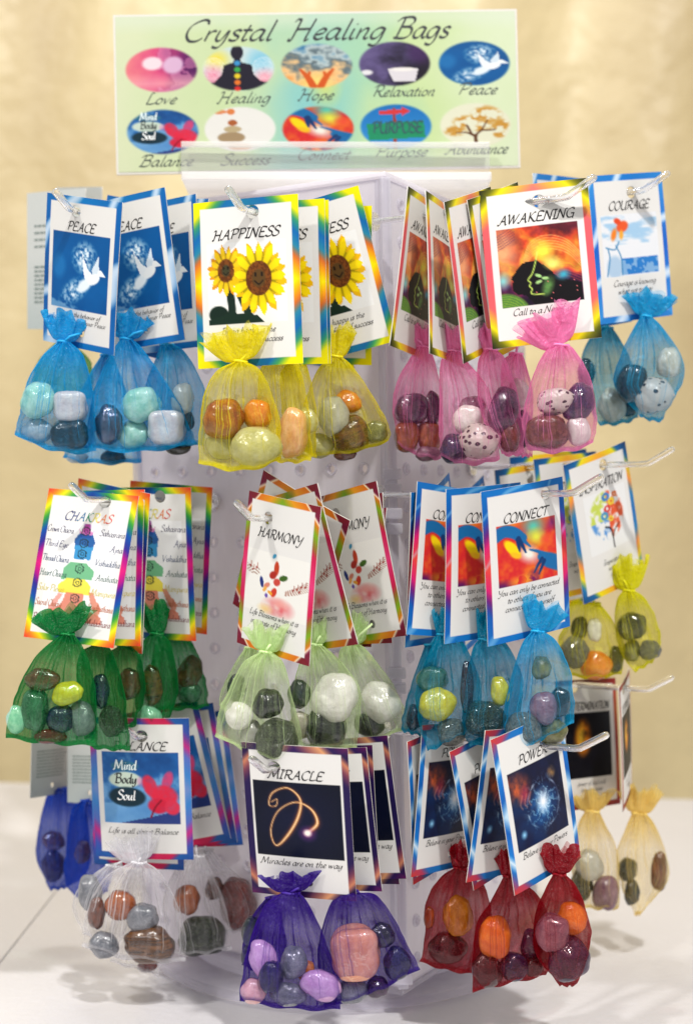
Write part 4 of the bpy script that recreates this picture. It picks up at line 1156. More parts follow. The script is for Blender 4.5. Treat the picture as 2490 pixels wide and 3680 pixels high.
# ------------------------------------------------------------------ table, curtain
def fabric_curtain():
    m, nt, out = new_mat('gold_curtain')
    b = pb(nt, out, Roughness=.42, Specular_IOR_Level=.6, Sheen_Weight=.3)
    tc = N(nt, 'ShaderNodeTexCoord')
    n = N(nt, 'ShaderNodeTexNoise'); n.inputs['Scale'].default_value = 1.8; n.inputs['Detail'].default_value = 3; n.inputs['Roughness'].default_value = .55
    mp = N(nt, 'ShaderNodeMapping'); mp.inputs['Scale'].default_value = (1.7, 1, .55)
    nt.links.new(tc.outputs['Object'], mp.inputs[0]); nt.links.new(mp.outputs[0], n.inputs[0])
    r = N(nt, 'ShaderNodeValToRGB'); r.color_ramp.elements[0].position = .36; r.color_ramp.elements[0].color = (.45, .345, .175, 1)  # gold mottling; satin shimmer and soft fold shading painted into the colour
    r.color_ramp.elements[1].position = .62; r.color_ramp.elements[1].color = (.68, .56, .31, 1)
    nt.links.new(n.outputs[0], r.inputs[0]); nt.links.new(r.outputs[0], b.inputs['Base Color'])
    n2 = N(nt, 'ShaderNodeTexNoise'); n2.inputs['Scale'].default_value = 14; n2.inputs['Detail'].default_value = 3
    nt.links.new(tc.outputs['Object'], n2.inputs[0])
    bp = N(nt, 'ShaderNodeBump'); bp.inputs['Strength'].default_value = .35; bp.inputs['Distance'].default_value = .02
    nt.links.new(n2.outputs[0], bp.inputs['Height']); nt.links.new(bp.outputs[0], b.inputs['Normal'])
    nx, nz = 260, 90
    xs = np.linspace(-1.5, 1.5, nx); zs = np.linspace(-.7, 1.8, nz)
    X, Z = np.meshgrid(xs, zs)
    Y = 1.12 + -.016 * np.sin(X * 8 + .8 * np.sin(Z * 1.3) + 1) + .011 * np.sin(X * 23 + 1.2 * np.sin(Z * 2 + 1)) + .03 * (fbm(X + 3, Z * .5 + 3, 2.2, 200, 3) - .5)
    v = np.stack([X, Y, Z], -1).reshape(-1, 3)
    f = [(j*nx + i, j*nx + i + 1, (j+1)*nx + i + 1, (j+1)*nx + i) for j in range(nz - 1) for i in range(nx - 1)]
    o = link('curtain', mesh_from('curtain', v, f, [m], smooth=True))
    tag(o, 'gold satin curtain hanging in soft folds behind the white table', 'curtain')
fabric_curtain()

M_TABLE, nt, out = new_mat('white_table_plastic')
b = pb(nt, out, Roughness=.38)
tc = N(nt, 'ShaderNodeTexCoord')
n = N(nt, 'ShaderNodeTexNoise'); n.inputs['Scale'].default_value = 5; n.inputs['Detail'].default_value = 5
r = N(nt, 'ShaderNodeValToRGB'); r.color_ramp.elements[0].color = (.68, .66, .68, 1); r.color_ramp.elements[1].color = (.78, .765, .785, 1)
nt.links.new(tc.outputs['Object'], n.inputs[0]); nt.links.new(n.outputs[0], r.inputs[0]); nt.links.new(r.outputs[0], b.inputs['Base Color'])
n = N(nt, 'ShaderNodeTexNoise'); n.inputs['Scale'].default_value = 160; n.inputs['Detail'].default_value = 3
nt.links.new(tc.outputs['Object'], n.inputs[0])
bp = N(nt, 'ShaderNodeBump'); bp.inputs['Strength'].default_value = .25; bp.inputs['Distance'].default_value = .002
nt.links.new(n.outputs[0], bp.inputs['Height']); nt.links.new(bp.outputs[0], b.inputs['Normal'])
M_DARK, nt, out = new_mat('table_underside'); pb(nt, out, Base_Color=(.12, .12, .12, 1), Roughness=.6)

def prism(pts, z0, z1, mat, name, parent, bev=.003):
    bm = bmesh.new()
    vs = [bm.verts.new((x, y, z1)) for x, y in pts]
    f = bm.faces.new(vs); r_ = bmesh.ops.extrude_face_region(bm, geom=[f])
    for v in r_['geom']:
        if isinstance(v, bmesh.types.BMVert): v.co.z = z0
    bmesh.ops.recalc_face_normals(bm, faces=bm.faces)
    if bev: bmesh.ops.bevel(bm, geom=[e for e in bm.edges], offset=bev, segments=3, affect='EDGES', profile=.6)
    me = bpy.data.meshes.new(name); bm.to_mesh(me); bm.free(); me.materials.append(mat)
    for p in me.polygons: p.use_smooth = False
    return link(name, me, parent)
table = thing('folding_table', 'white plastic folding table with a seam under the acrylic stand', 'table', (0, 0, 0))
xs0, xs1 = -.262, -.2535
prism([(-1.1, -.6), (xs0, -.6), (xs1 - .0006, .765), (-1.1, .86)], -.035, 0, M_TABLE, 'table_panel', table, .0012)
prism([(xs0 + .0008, -.6), (1.1, -.6), (1.1, .60), (xs1 + .0002, .765)], -.035, 0, M_TABLE, 'table_panel', table, .0012)
prism([(xs0 - .03, -.59), (xs0 + .03, -.59), (xs1 + .03, .74), (xs1 - .03, .74)], -.06, -.036, M_DARK, 'hinge_rail', table, 0)

# ------------------------------------------------------------------ the clear pegboard stand
CX, CY = -.0065, .1455
stand = thing('display_stand', 'clear four-sided acrylic pegboard stand standing on the white table', 'display stand', (CX, CY, 0))
P25 = .0254
def panel_mesh():
    v = []; f = []; mi = []
    W_, z0, z1 = .2110, .020, .556
    nc, nr = 8, 21
    ox = (W_ - nc * P25) / 2 ; oz = z0 + (z1 - z0 - nr * P25) / 2
    prof = [(None, 0), (.0044, 0), (.0041, -.0013), (.0034, -.0015), (.0028, -.0004), (.0028, .0030), (None, .0030)]
    K = 16
    for c in range(nc):
        for r_ in range(nr):
            cx = ox + (c + .5) * P25; cz = oz + (r_ + .5) * P25
            b0 = len(v)
            for (rad, y) in prof:
                for k in range(K):
                    a = 2 * math.pi * (k + .5) / K
                    ca, sa = math.cos(a), math.sin(a)
                    if rad is None:
                        m = P25 / 2 / max(abs(ca), abs(sa))
                        # put the four corner points exactly in the corners
                        if k % 4 == 1: ca, sa, m = math.copysign(1, ca), math.copysign(1, sa), P25 / 2
                        v.append((cx + ca * m, y, cz + sa * m))
                    else: v.append((cx + ca * rad, y, cz + sa * rad))
            for q in range(len(prof) - 1):
                for k in range(K):
                    a = b0 + q*K + k; b = b0 + q*K + (k+1) % K
                    f.append((a, b, b + K, a + K)); mi.append(0 if q in (0, 5) else 1)
    # margins and edges
    def box(x0, x1, y0, y1, za, zb, m):
        b0 = len(v)
        for x in (x0, x1):
            for y in (y0, y1):
                for z in (za, zb): v.append((x, y, z))
        for q in ((0,1,3,2),(4,6,7,5),(0,4,5,1),(2,3,7,6),(0,2,6,4),(1,5,7,3)):
            f.append(tuple(b0 + i for i in q)); mi.append(m)
    e = .0002
    box(0, ox - e, 0, .003, z0, z1, 1); box(W_ - ox + e, W_, 0, .003, z0, z1, 1)
    box(ox, W_ - ox, 0, .003, z1 - (oz - z0) + e, z1, 1); box(ox, W_ - ox, 0, .003, z0, oz - e, 1)
    # lean with the stand, root-relative
    return v, f, mi
pv, pf, pmi = panel_mesh()
def place_panel(x0, y0, dirx, diry, label=None):
    """panel starting at a corner and running along a direction; local -y is the outside"""
    out_n = (diry, -dirx)
    vv = [(x0 + dirx * a + out_n[0] * (-b) + lean(c) - CX, y0 + diry * a + out_n[1] * (-b) - CY, c) for a, b, c in pv]
    me = mesh_from('pegboard_panel', vv, pf, [M_PANEL, M_RIM], pmi)
    o = link('pegboard_panel', me, stand)
    if label: o['label'] = label
Wp = .211
cx0, cy0 = CORNER[0], 0.0
a_l = (-.857, .515); a_r = (.515, .857)
g = .004
# left face: outside normal must be NL ; run from the left end to the front corner
lx, ly = cx0 + a_l[0] * (Wp + g), cy0 + a_l[1] * (Wp + g)
rx, ry = cx0 + a_r[0] * (Wp + g), cy0 + a_r[1] * (Wp + g)
bx_, by_ = lx + a_r[0] * (Wp + g), ly + a_r[1] * (Wp + g)
place_panel(lx, ly, -a_l[0], -a_l[1])                       # left face
place_panel(cx0 + a_r[0]*g, cy0 + a_r[1]*g, a_r[0], a_r[1])     # right face
place_panel(rx - .0, ry, a_l[0], a_l[1])                      # far right
place_panel(bx_, by_, -a_r[0], -a_r[1])                       # far left
def box_part(name, c, half, rot, mat, parent, bev=.001, loc0=(CX, CY, 0), shear=True):
    bm = bmesh.new(); bmesh.ops.create_cube(bm, size=2)
    for v in bm.verts: v.co = Vector((v.co.x * half[0], v.co.y * half[1], v.co.z * half[2]))
    if bev: bmesh.ops.bevel(bm, geom=list(bm.edges), offset=bev, segments=2, affect='EDGES', profile=.6)
    R = Matrix.Rotation(rot, 4, 'Z')
    for v in bm.verts:
        v.co = R @ v.co + Vector(c)
        if shear: v.co.x += lean(v.co.z)
        v.co -= Vector(loc0)
    me = bpy.data.meshes.new(name); bm.to_mesh(me); bm.free(); me.materials.append(mat)
    return link(name, me, parent)
ang = math.atan2(NL[1], NL[0])
for (x, y) in ((cx0, cy0), (lx, ly), (rx, ry), (bx_, by_)):
    box_part('corner_post', (x, y, .288), (.0034, .0034, .268), math.radians(-31 + 45), M_RIM, stand, .0008)
for z in (.350, .324, .219, .028):
    for dz in (0, .010):
        box_part('hinge_knuckle', (cx0 + .0005, cy0 - .0045, z + dz), (.0062, .0036, .0036), 0, M_RIM, stand, .0012)
box_part('top_plate', (CX, CY, .5585), (.108, .108, .0016), math.radians(-31), M_PANEL, stand, .0006)
def lathe(name, prof, cx, cy, mat, parent, n=96):
    v = []; f = []
    for r_, z in prof:
        for k in range(n):
            a = 2*math.pi*k/n; v.append((cx - CX + r_*math.cos(a), cy - CY + r_*math.sin(a), z))
    for i in range(len(prof) - 1):
        for k in range(n):
            a = i*n + k; b = i*n + (k+1) % n
            f.append((a, b, b + n, a + n))
    return link(name, mesh_from(name, v, f, [mat], smooth=False), parent)
lathe('base_disc', [(0.001, .0095), (.140, .0095), (.1425, .0085), (.1425, .0035), (.140, .003), (.001, .003)], CX, CY, M_BASE, stand)
lathe('turntable_ring', [(.10, .0195), (.112, .0195), (.1135, .0185), (.1135, .010), (.10, .010)], CX, CY, M_RIM, stand)
# rotating foot plate under the panels
box_part('foot_plate', (CX, CY, .0165), (.106, .106, .002), math.radians(-31), M_BASE, stand, .001)

# ------------------------------------------------------------------ header sign
SD = .985
SW_, SH_ = 1430 / FPX * SD, 556 / FPX * SD
Msign, cst, pp = fit_card('S', [(57, 62), (1480, 42), (1480, 580), (80, 607)], SD, SW_, SH_)
def sign():
    nx, ny = 441, 171
    W, H = SW_, SH_
    U, V = np.meshgrid(np.linspace(0, 1, nx), np.linspace(0, 1, ny))
    n = fbm(U * 2.5, V, 3, 301, 3)
    img = ramp(U + (n - .5) * .2, [(0, (222, 230, 190)), (.3, (205, 224, 172)), (.45, (165, 212, 190)), (.58, (170, 215, 180)), (.75, (205, 226, 165)), (1, (224, 236, 200))])
    img = mixc(img, ell(U, V, .50, .62, .13, .42, 0, .9) * .55, (110, 195, 215))
    img = mixc(img, ell(U, V, .52, .45, .05, .2, 0, .9) * .8, (225, 225, 110))
    img = mixc(img, np.clip((.12 - V) * 6, 0, .5), (225, 235, 215))
    us = (.112, .305, .50, .695, .895); v1 = (.345, .345, .335, .33, .335); v2 = (.745, .735, .74, .735, .735)
    fn1 = (pic_love, pic_heal, pic_hope, pic_relax, pic_dove); fn2 = (pic_bal, pic_succ, pic_conn, pic_purp, pic_tree)
    for row, (vs, fns) in enumerate(((v1, fn1), (v2, fn2))):
        for u, v, fn in zip(us, vs, fns):
            rx, ry = .092, .148
            P = (U - u) / (2 * rx) + .5; Q = (V - v) / (2 * ry) + .5
            d = 1 - np.sqrt(((U - u) / rx)**2 + ((V - v) / ry)**2)
            m = np.clip(d / .07, 0, 1)
            img = img + (fn(P, Q) - img) * m[..., None]
    img = img * .90
    X = (U - .5) * W; Z = (.5 - V) * H
    v = np.stack([X, np.zeros_like(X), Z], -1).reshape(-1, 3)
    f = [(j*nx + i, (j+1)*nx + i, (j+1)*nx + i + 1, j*nx + i + 1) for j in range(ny - 1) for i in range(nx - 1)]
    root = thing('header_sign', 'green header sign reading Crystal Healing Bags on top of the stand', 'sign', Msign.translation)
    L = Matrix.Translation(-Msign.translation) @ Msign
    s = link('sign_print', mesh_from('sign_print', v, f, [M_PRINT], cols=srgb_arr(img).reshape(-1, 3)), root); s.matrix_local = L
    ink = Ink()
    zz = lambda q: (.5 - q) * H
    xx = lambda q: (q - .5) * W
    dk = (35, 38, 45)
    ink.text('Crystal', xx(.277), zz(.165), .0150, dk, pen=.135, sq=1.9, maxw=.222 * W, slant=.30)
    ink.text('Healing', xx(.550), zz(.165), .0150, dk, pen=.135, sq=1.9, maxw=.240 * W, slant=.30)
    ink.text('Bags', xx(.762), zz(.165), .0150, dk, pen=.135, sq=1.9, maxw=.138 * W, slant=.30)
    g1 = (60, 70, 70)
    for u, v_, t in ((.108, .565, 'Love'), (.315, .565, 'Healing'), (.495, .555, 'Hope'), (.715, .54, 'Relaxation'), (.90, .535, 'Peace'),
                     (.118, .965, 'Balance'), (.315, .965, 'Success'), (.51, .94, 'Connect'), (.705, .93, 'Purpose'), (.895, .92, 'Abundance')):
        ink.text(t, xx(u), zz(v_), .0080, g1, pen=.13, sq=1.45, maxw=.155 * W, slant=.30)
    for t, q, c_ in (('Mind', .235, (225, 240, 240)), ('Body', .425, (30, 35, 40)), ('Soul', .66, (245, 248, 248))):
        ink.text(t, xx(.112 - .092 + .31 * .184), zz(.745 - .148 + q * .296), .0054, c_, pen=.15, slant=.05)
    ink.text('PURPOSE', xx(.70), zz(.775), .0080, (15, 75, 80), pen=.16, maxw=.125 * W, slant=0)
    l = link('lettering', ink.mesh('lettering'), s); l['kind'] = 'stuff'
    # plastic sleeve round the print
    bm = bmesh.new(); bmesh.ops.create_cube(bm, size=1)
    for q in bm.verts: q.co = Vector((q.co.x * (W + .003), q.co.y * .0022 + .0014, q.co.z * (H + .003)))
    me = bpy.data.meshes.new('sign_backing'); bm.to_mesh(me); bm.free(); me.materials.append(M_PAPER)
    o = link('backing', me, root); o.matrix_local = L
    # clear grip channel: front lip, bright lip edge and foot
    cd = SD - .012
    def slab(name, x0, x1, y0, y1, d0, d1, mat):
        a = at(*px('S', (x0, y0)), d0); b_ = at(*px('S', (x1, y1)), d0)
        c = Vector(((a.x + b_.x) / 2, (d0 + d1) / 2 - CAM_D, (a.z + b_.z) / 2))
        return box_part(name, c, (abs(b_.x - a.x) / 2, abs(d1 - d0) / 2, abs(a.z - b_.z) / 2), math.radians(.6), mat, root, .0004, Msign.translation, False)
    slab('grip_lip', 297, 1385, 518, 636, SD - .010, SD - .007, M_CHANNEL)
    slab('grip_edge', 297, 1385, 500, 517, SD - .010, SD - .0065, M_LIP)
    slab('grip_foot', 297, 1390, 606, 634, SD - .040, SD + .02, M_LIP)
M_LIP = sheet_acrylic('bright_acrylic_edge', (.95, .94, .92), .55, .1)
sign()

# ------------------------------------------------------------------ designs and hooks
back_card()
H = make_hook
H('peace', 'L', 'A', (500, 300), .135, 'clear acrylic hook above the front blue PEACE tag')
H('happy', 'L', 'B', (425, 290), .122, 'clear acrylic hook above the front yellow HAPPINESS tag')
H('awake', 'R', 'C', (1200, 215), .135, 'clear acrylic hook above the front AWAKENING tag')
H('courage', 'R', 'D', (910, 300), .135, 'clear acrylic hook at upper right holding the COURAGE tag')
H('chakra', 'L', 'E', (610, 285), .135, 'clear acrylic hook above the front rainbow CHAKRAS tag')
H('harmony', 'L', 'F', (315, 445), .135, 'clear acrylic hook across the top of the HARMONY tag')
H('connect', 'R', 'G', (1205, 350), .135, 'clear acrylic hook above the front CONNECT tag')
H('insp', 'R', 'H', (940, 260), .135, 'clear acrylic hook over the INSPIRATION tag against the curtain')
H('det', 'R', 'H', (940, 2055), .118, 'lowest right clear acrylic hook over the dark fire picture tag')
H('balance', 'L', 'I', (815, 165), .095, 'clear acrylic hook above the BALANCE tag below the green bags')
H('miracle', 'L', 'J', (400, 430), .135, 'clear acrylic hook above the front MIRACLE tag')
H('power', 'R', 'K', (1250, 290), .135, 'clear acrylic hook above the front POWER tag')

COLW = {'blue': 'bright blue', 'teal': 'teal blue', 'yellow': 'yellow', 'pink': 'pink', 'green': 'green', 'lime': 'pale lime', 'white': 'white',
        'purple': 'purple', 'red': 'red', 'gold': 'gold', 'olive': 'lemon yellow', 'royal': 'royal blue', 'sky': 'sky blue'}
POS = {}
LASTP = {}
cnt = [0]
def bag(hook, t, key, fr, corners, where, color=None, neck=None, L=None, R=None, ruf=None, stones=(), T=.011, sag=0, d=None, nw=44, dp=-.009, pouch_label=None, title=None, cord=True):
    cnt[0] += 1
    h = HOOKS.get(hook)
    if h: t = t + .008
    dc = d if d is not None else h.d + t * h.cos
    nm = title if title is not None else {'det': 'fire picture', 'back': 'plain'}.get(key, DES[key][0] if key in DES else key)
    loc = (h.bnd - Vector((h.n[0], h.n[1], 0)) * t) if h else at(*px(fr, neck or corners[0]), dc)
    lab = where
    root = thing('crystal_bag' if color else 'gift_tag', lab, 'gift bag' if color else 'gift tag', loc, f'{nm} bags on one hook')
    hole = None; dn = dc
    if corners is not None:
        y0 = None if not h else (-.45 if h.cos > .8 else .6)
        prior = {}
        if h:
            prior = dict(y0=y0)
            if hook in LASTP and hook != 'awake': prior = dict(y0=LASTP[hook][0], x0=LASTP[hook][1], wy=34, wx=60)
        M, cst, p = fit_card(fr, corners, dc, **prior)
        if h:
            for _ in range(5):
                g_ = clearance(M, hook)
                if g_ <= 0: break
                dc += g_; M, cst, p = fit_card(fr, corners, dc, **prior)
            LASTP[hook] = (p[2], p[3])
            STACK.setdefault(hook, []).append(M.copy())
        err = math.sqrt(cst / 4)
        kx = (px(fr, np.mean(corners, axis=0))[0] - 1245) / FPX
        pd = 9 if not h else (.9 + .515 * (.03 - .9 * kx) / (.857 + .515 * kx) if h.cos > .8 else .9 + .857 * (.9 * kx - .03) / (.515 - .857 * kx))
        print('CARD', 'INSIDE' if dc > pd - .008 else 'ok', hook, 'd %.3f yaw %.2f pitch %.2f roll %.2f s %.2f err %.1f' % (dc, p[2], p[3], p[4], p[5], err))
        if err > 14: print('FIT', where, round(err, 1), 'yaw %.2f pitch %.2f s %.2f' % (p[2], p[3], p[5]))
        if key not in CARDS:
            top = None
            if h:   # punch the tag where its hook passes through it
                nrm_ = (M.to_3x3() @ Vector((0, 1, 0))).normalized(); ax = (h.bnd - h.root).normalized()
                pt_ = h.root + ax * ((M.translation - h.root).dot(nrm_) / ax.dot(nrm_))
                l_ = M.inverted() @ pt_; top = (l_.x, l_.z)
            make_design(key, top)
        me, ink = CARDS[key]
        card = link('tag_card', me, root); card.matrix_local = Matrix.Translation(-root.location) @ M
        lt = link('lettering' if key != 'back' else 'print_lines', ink, card); lt['kind'] = 'stuff'
        hole = M @ Vector((HOLES[1][0], 0, HOLES[1][1]))
        if neck is not None:
            # where the line of sight through the neck meets the tag's plane
            q = at(*px(fr, neck), 1.0); c0 = cam.location
            nrm = (M.to_3x3() @ Vector((0, 1, 0))).normalized()
            dirv = (q - c0)
            k = (M.translation - c0).dot(nrm) / dirv.dot(nrm)
            dn = min(max(k, dc - .02), dc + .02)
    if color:
        dd = (dn if corners is not None else dc) + dp
        st = []
        for i, sp in enumerate(stones):
            skey, x, y, rx, ry = sp[:5]
            rot = sp[5] if len(sp) > 5 else 0
            box = sp[6] if len(sp) > 6 else 0
            dz = sp[7] if len(sp) > 7 else 0
            c = at(*px(fr, (x, y)), dd + dz)
            s = FR[fr][2] * FPX / (dd + dz)
            wx, wz = 1.05 * rx / s, 1.05 * ry / s; wy = min(wx, wz) * .8
            wy = min(wy, .0105)
            o = link('tumbled_stone', get_stone(box, skey, cnt[0] * 3 + i))
            o.location = c
            o.rotation_euler = (0, -math.radians(rot), 0)
            o.scale = (wx, wy, wz)
            o['category'] = 'stone'; o['_k'] = skey
            POS.setdefault(lab, []).append((o, skey, x, y))
            ca, sa = abs(math.cos(math.radians(rot))), abs(math.sin(math.radians(rot)))
            ex = math.hypot(wx * ca, wz * sa); ez = math.hypot(wx * sa, wz * ca)
            st.append((c, ex, wy, ez, 2 + {0: .08, 1: 1.1, 2: .5}[box]))
        nk = neck
        make_pouch(root, fr, dd, color, nk, L, R, T, sag, st, cnt[0], nw)
        if ruf: make_ruffle(root, fr, dd + (.001 if corners is None else 0), color, nk, ruf, cnt[0], nw)
        make_string(root, fr, dd, color, nk, hole if (cord and hole is not None) else None, nw)
    return root

def finish_stones():
    seen = {}
    for lab, lst in POS.items():
        bagshort = lab
        for i in ('with', ','):
            pass
        xs_ = [a[2] for a in lst]; ys_ = [a[3] for a in lst]
        for (o, k, x, y) in lst:
            w = STONES[k][0]
            same = [a for a in lst if a[1] == k]
            pos = ''
            if len(same) > 1:
                xx = [a[2] for a in same]; yy = [a[3] for a in same]
                if max(xx) - min(xx) >= max(yy) - min(yy): pos = 'left ' if x == min(xx) else ('right ' if x == max(xx) else 'middle ')
                else: pos = 'upper ' if y == min(yy) else ('lower ' if y == max(yy) else 'middle ')
            s_ = f'{pos}{w} stone in the {SHORT[lab]}'
            o['label'] = s_
            o['group'] = 'tumbled stones in the organza bags'
            if s_ in seen: print('DUP', s_)
            seen[s_] = 1
            if not 4 <= len(s_.split()) <= 16: print('LEN', s_)
            if '_k' in o: del o['_k']
SHORT = {}
def B(short, label, *a, **k):
    SHORT[label] = short
    return bag(*a[:5], label, *a[5:], **k)
# ================================================================== the bags, hook by hook (front of each stack first)
# ---- PEACE (upper left)
B('front PEACE bag', 'blue bag on the PEACE hook, frontmost, its whole tag readable', 'peace', .006, 'peace', 'A', [(325, 182), (848, 250), (797, 1335), (290, 1222)],
  color='blue', neck=(455, 1235), L=[(310, 1330), (225, 1480), (150, 1720), (105, 1885)], R=[(590, 1340), (640, 1560), (665, 1800), (690, 2010)], ruf=(470, 1120, 230, 210), sag=60,
  stones=[('aqua', 275, 1650, 122, 128), ('pinkw', 500, 1692, 115, 108, 0, 1), ('teal', 497, 1895, 132, 108, 5, 1), ('ice', 270, 1865, 110, 88, 0, 0, .006)])
B('second PEACE bag', 'blue bag second on the PEACE hook, its tag tilted and half covered', 'peace', .020, 'peace', 'A', [(600, 262), (1145, 150), (1302, 1212), (742, 1322)],
  color='blue', neck=(895, 1215), L=[(780, 1330), (690, 1550), (640, 1780), (590, 1975)], R=[(1010, 1290), (1150, 1500), (1290, 1750), (1385, 1950)], ruf=(905, 1110, 250, 200), sag=50,
  stones=[('hem', 775, 1820, 100, 140), ('aqua', 1000, 1680, 135, 118, 20), ('aqua', 950, 1890, 103, 103, 0, 0, .006), ('pinkw', 1180, 1842, 128, 122, 0, 1)])
B('third PEACE bag', 'blue bag third on the PEACE hook, tag edge beside the yellow tag', 'peace', .040, 'peace', 'A', [(900, 290), (1365, 190), (1425, 1262), (960, 1330)],
  color='sky', neck=(1180, 1255), L=[(1090, 1400), (1030, 1600), (1010, 1900)], R=[(1290, 1290), (1380, 1430), (1440, 1620), (1445, 1960)], ruf=None, sag=40,
  stones=[('white', 1290, 1640, 80, 110), ('teal', 1325, 1790, 50, 75), ('black', 1260, 1985, 90, 48)])
B('back blue PEACE bag', 'lowest blue bag on the PEACE hook, peeping out beneath the others', 'peace', .056, 'peace', 'A', [(750, 175), (1265, 312), (1110, 1340), (620, 1240)],
  color='blue', neck=(760, 1330), L=[(620, 1500), (500, 1800), (445, 2060)], R=[(860, 1500), (960, 1800), (1010, 2080)], sag=30,
  stones=[('teal', 800, 2050, 85, 52), ('ice', 550, 2050, 75, 42)])
bag('peace', .068, 'peace', 'A', [(1000, 225), (1452, 232), (1440, 1250), (985, 1240)], 'hindmost blue-edged PEACE tag, only its top corner showing')
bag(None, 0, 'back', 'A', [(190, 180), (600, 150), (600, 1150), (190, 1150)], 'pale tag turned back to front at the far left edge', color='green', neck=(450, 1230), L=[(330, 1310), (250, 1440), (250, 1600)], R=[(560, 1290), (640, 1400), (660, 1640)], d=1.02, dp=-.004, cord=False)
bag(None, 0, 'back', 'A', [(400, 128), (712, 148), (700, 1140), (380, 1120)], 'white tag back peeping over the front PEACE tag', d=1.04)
# ---- HAPPINESS
B('front HAPPINESS bag', 'yellow bag on the HAPPINESS hook, frontmost, its whole tag readable', 'happy', .006, 'happy', 'B', [(78, 258), (825, 182), (857, 1388), (120, 1425)],
  color='yellow', neck=(420, 1375), L=[(250, 1450), (170, 1640), (150, 1850), (130, 2085)], R=[(560, 1440), (640, 1640), (690, 1830), (710, 2070)], ruf=(395, 1245, 340, 210), sag=70,
  stones=[('carn', 300, 1780, 145, 140, 0), ('citr', 530, 1975, 180, 145, 15, 0, -.003), ('citr', 310, 1960, 130, 110, 0, 0, .008), ('oran', 540, 1750, 100, 105, 0, 0, .008)])
B('second HAPPINESS bag', 'yellow bag second on the HAPPINESS hook, slim, peach stone inside', 'happy', .024, 'happy', 'B', [(300, 265), (1005, 222), (1036, 1390), (330, 1410)],
  color='yellow', neck=(690, 1390), L=[(560, 1440), (560, 1800), (620, 2060)], R=[(830, 1420), (890, 1720), (925, 2070)], sag=25, 
  stones=[('peach', 790, 1880, 105, 178, -3)])
B('third HAPPINESS bag', 'yellow bag third on the HAPPINESS hook, mostly hidden, narrow seam edge', 'happy', .038, 'happy', 'B', [(350, 290), (1035, 225), (1056, 1390), (365, 1412)],
  color='yellow', neck=(790, 1390), L=[(700, 1500), (740, 1850), (800, 2050)], R=[(890, 1410), (950, 1740), (962, 2045)], sag=10, stones=[('citr', 900, 1790, 70, 95, 10)])
B('fourth HAPPINESS bag', 'yellow bag on the HAPPINESS hook with its tag swung to the right', 'happy', .052, 'happy', 'B', [(560, 330), (1245, 135), (1522, 1225), (835, 1418)],
  color='yellow', neck=(1095, 1340), L=[(960, 1450), (880, 1700), (850, 2010)], R=[(1210, 1410), (1330, 1600), (1475, 1850), (1470, 1930)], ruf=(1100, 1215, 190, 230), sag=60,
  stones=[('clear', 1080, 1760, 108, 138, 10, 0, -.004), ('tiger', 1195, 1890, 140, 125, 20), ('oran', 1180, 1660, 95, 85, 0, 0, .008), ('citr', 980, 1970, 105, 88, 0, 0, .005), ('olive', 1380, 1870, 80, 78), ('brn', 1160, 2030, 78, 45)])
bag('happy', .068, 'happy', 'B', [(700, 275), (1334, 284), (1341, 1390), (700, 1400)], 'yellow-edged HAPPINESS tag behind the tilted one, right edge showing')
bag('happy', .080, 'happy', 'B', [(455, 195), (1090, 320), (1225, 1412), (600, 1395)], 'hindmost HAPPINESS tag, bottom corner showing under the others')
# ---- AWAKENING
B('front AWAKENING bag', 'pink bag on the AWAKENING hook, frontmost, its whole tag readable', 'awake', .006, 'awake', 'C', [(668, 157), (1434, 78), (1533, 1183), (762, 1300)],
  color='pink', neck=(1240, 1260), L=[(1120, 1330), (1050, 1500), (990, 1750), (1010, 1990)], R=[(1340, 1290), (1430, 1450), (1490, 1720), (1470, 1950)], ruf=(1170, 1130, 330, 260), sag=50, nw=60,
  stones=[('dal', 1205, 1655, 132, 92, 8, 2, -.002), ('navy', 1370, 1665, 110, 138, -20), ('brn', 1150, 1870, 150, 128, 0, 2), ('pinkw', 1370, 1855, 84, 118)])
B('second AWAKENING bag', 'pink bag right behind the front AWAKENING one, a slim folded side', 'awake', .022, 'awake', 'C', [(600, 245), (966, 85), (1110, 1200), (780, 1355)],
  color='pink', neck=(930, 1320), L=[(830, 1400), (830, 1700), (880, 1850), (950, 2040)], R=[(1000, 1400), (1040, 1600), (1040, 1900), (1040, 2050)], sag=5,
  stones=[('pinkw', 950, 1600, 85, 105), ('navy', 985, 1850, 60, 130)])
B('third AWAKENING bag', 'pink bag third on the AWAKENING hook, tag swung left and partly covered', 'awake', .045, 'awake', 'C', [(445, 262), (768, 118), (900, 1235), (580, 1372)],
  color='pink', neck=(750, 1290), L=[(660, 1400), (680, 1700), (790, 1950), (830, 2030)], R=[(860, 1370), (930, 1600), (980, 1850), (990, 2010)], ruf=(730, 1200, 110, 160), sag=20,
  stones=[('dpur', 840, 1720, 105, 165, -10), ('brn', 890, 1905, 72, 108)])
B('fourth AWAKENING bag', 'pink bag fourth on the AWAKENING hook, speckled stone at its bottom', 'awake', .070, 'awake', 'C', [(310, 172), (545, 335), (575, 1430), (350, 1305)],
  color='pink', neck=(490, 1300), L=[(400, 1380), (395, 1650), (390, 2050)], R=[(590, 1380), (720, 1560), (810, 1850), (815, 2060)], ruf=(485, 1190, 200, 210), sag=50,
  stones=[('dal', 670, 1938, 142, 124, 0, 0, -.004), ('white', 590, 1785, 108, 100, 0, 0, .004), ('navy', 500, 1990, 105, 105), ('mauve', 620, 1690, 95, 70, 0, 0, .008)])
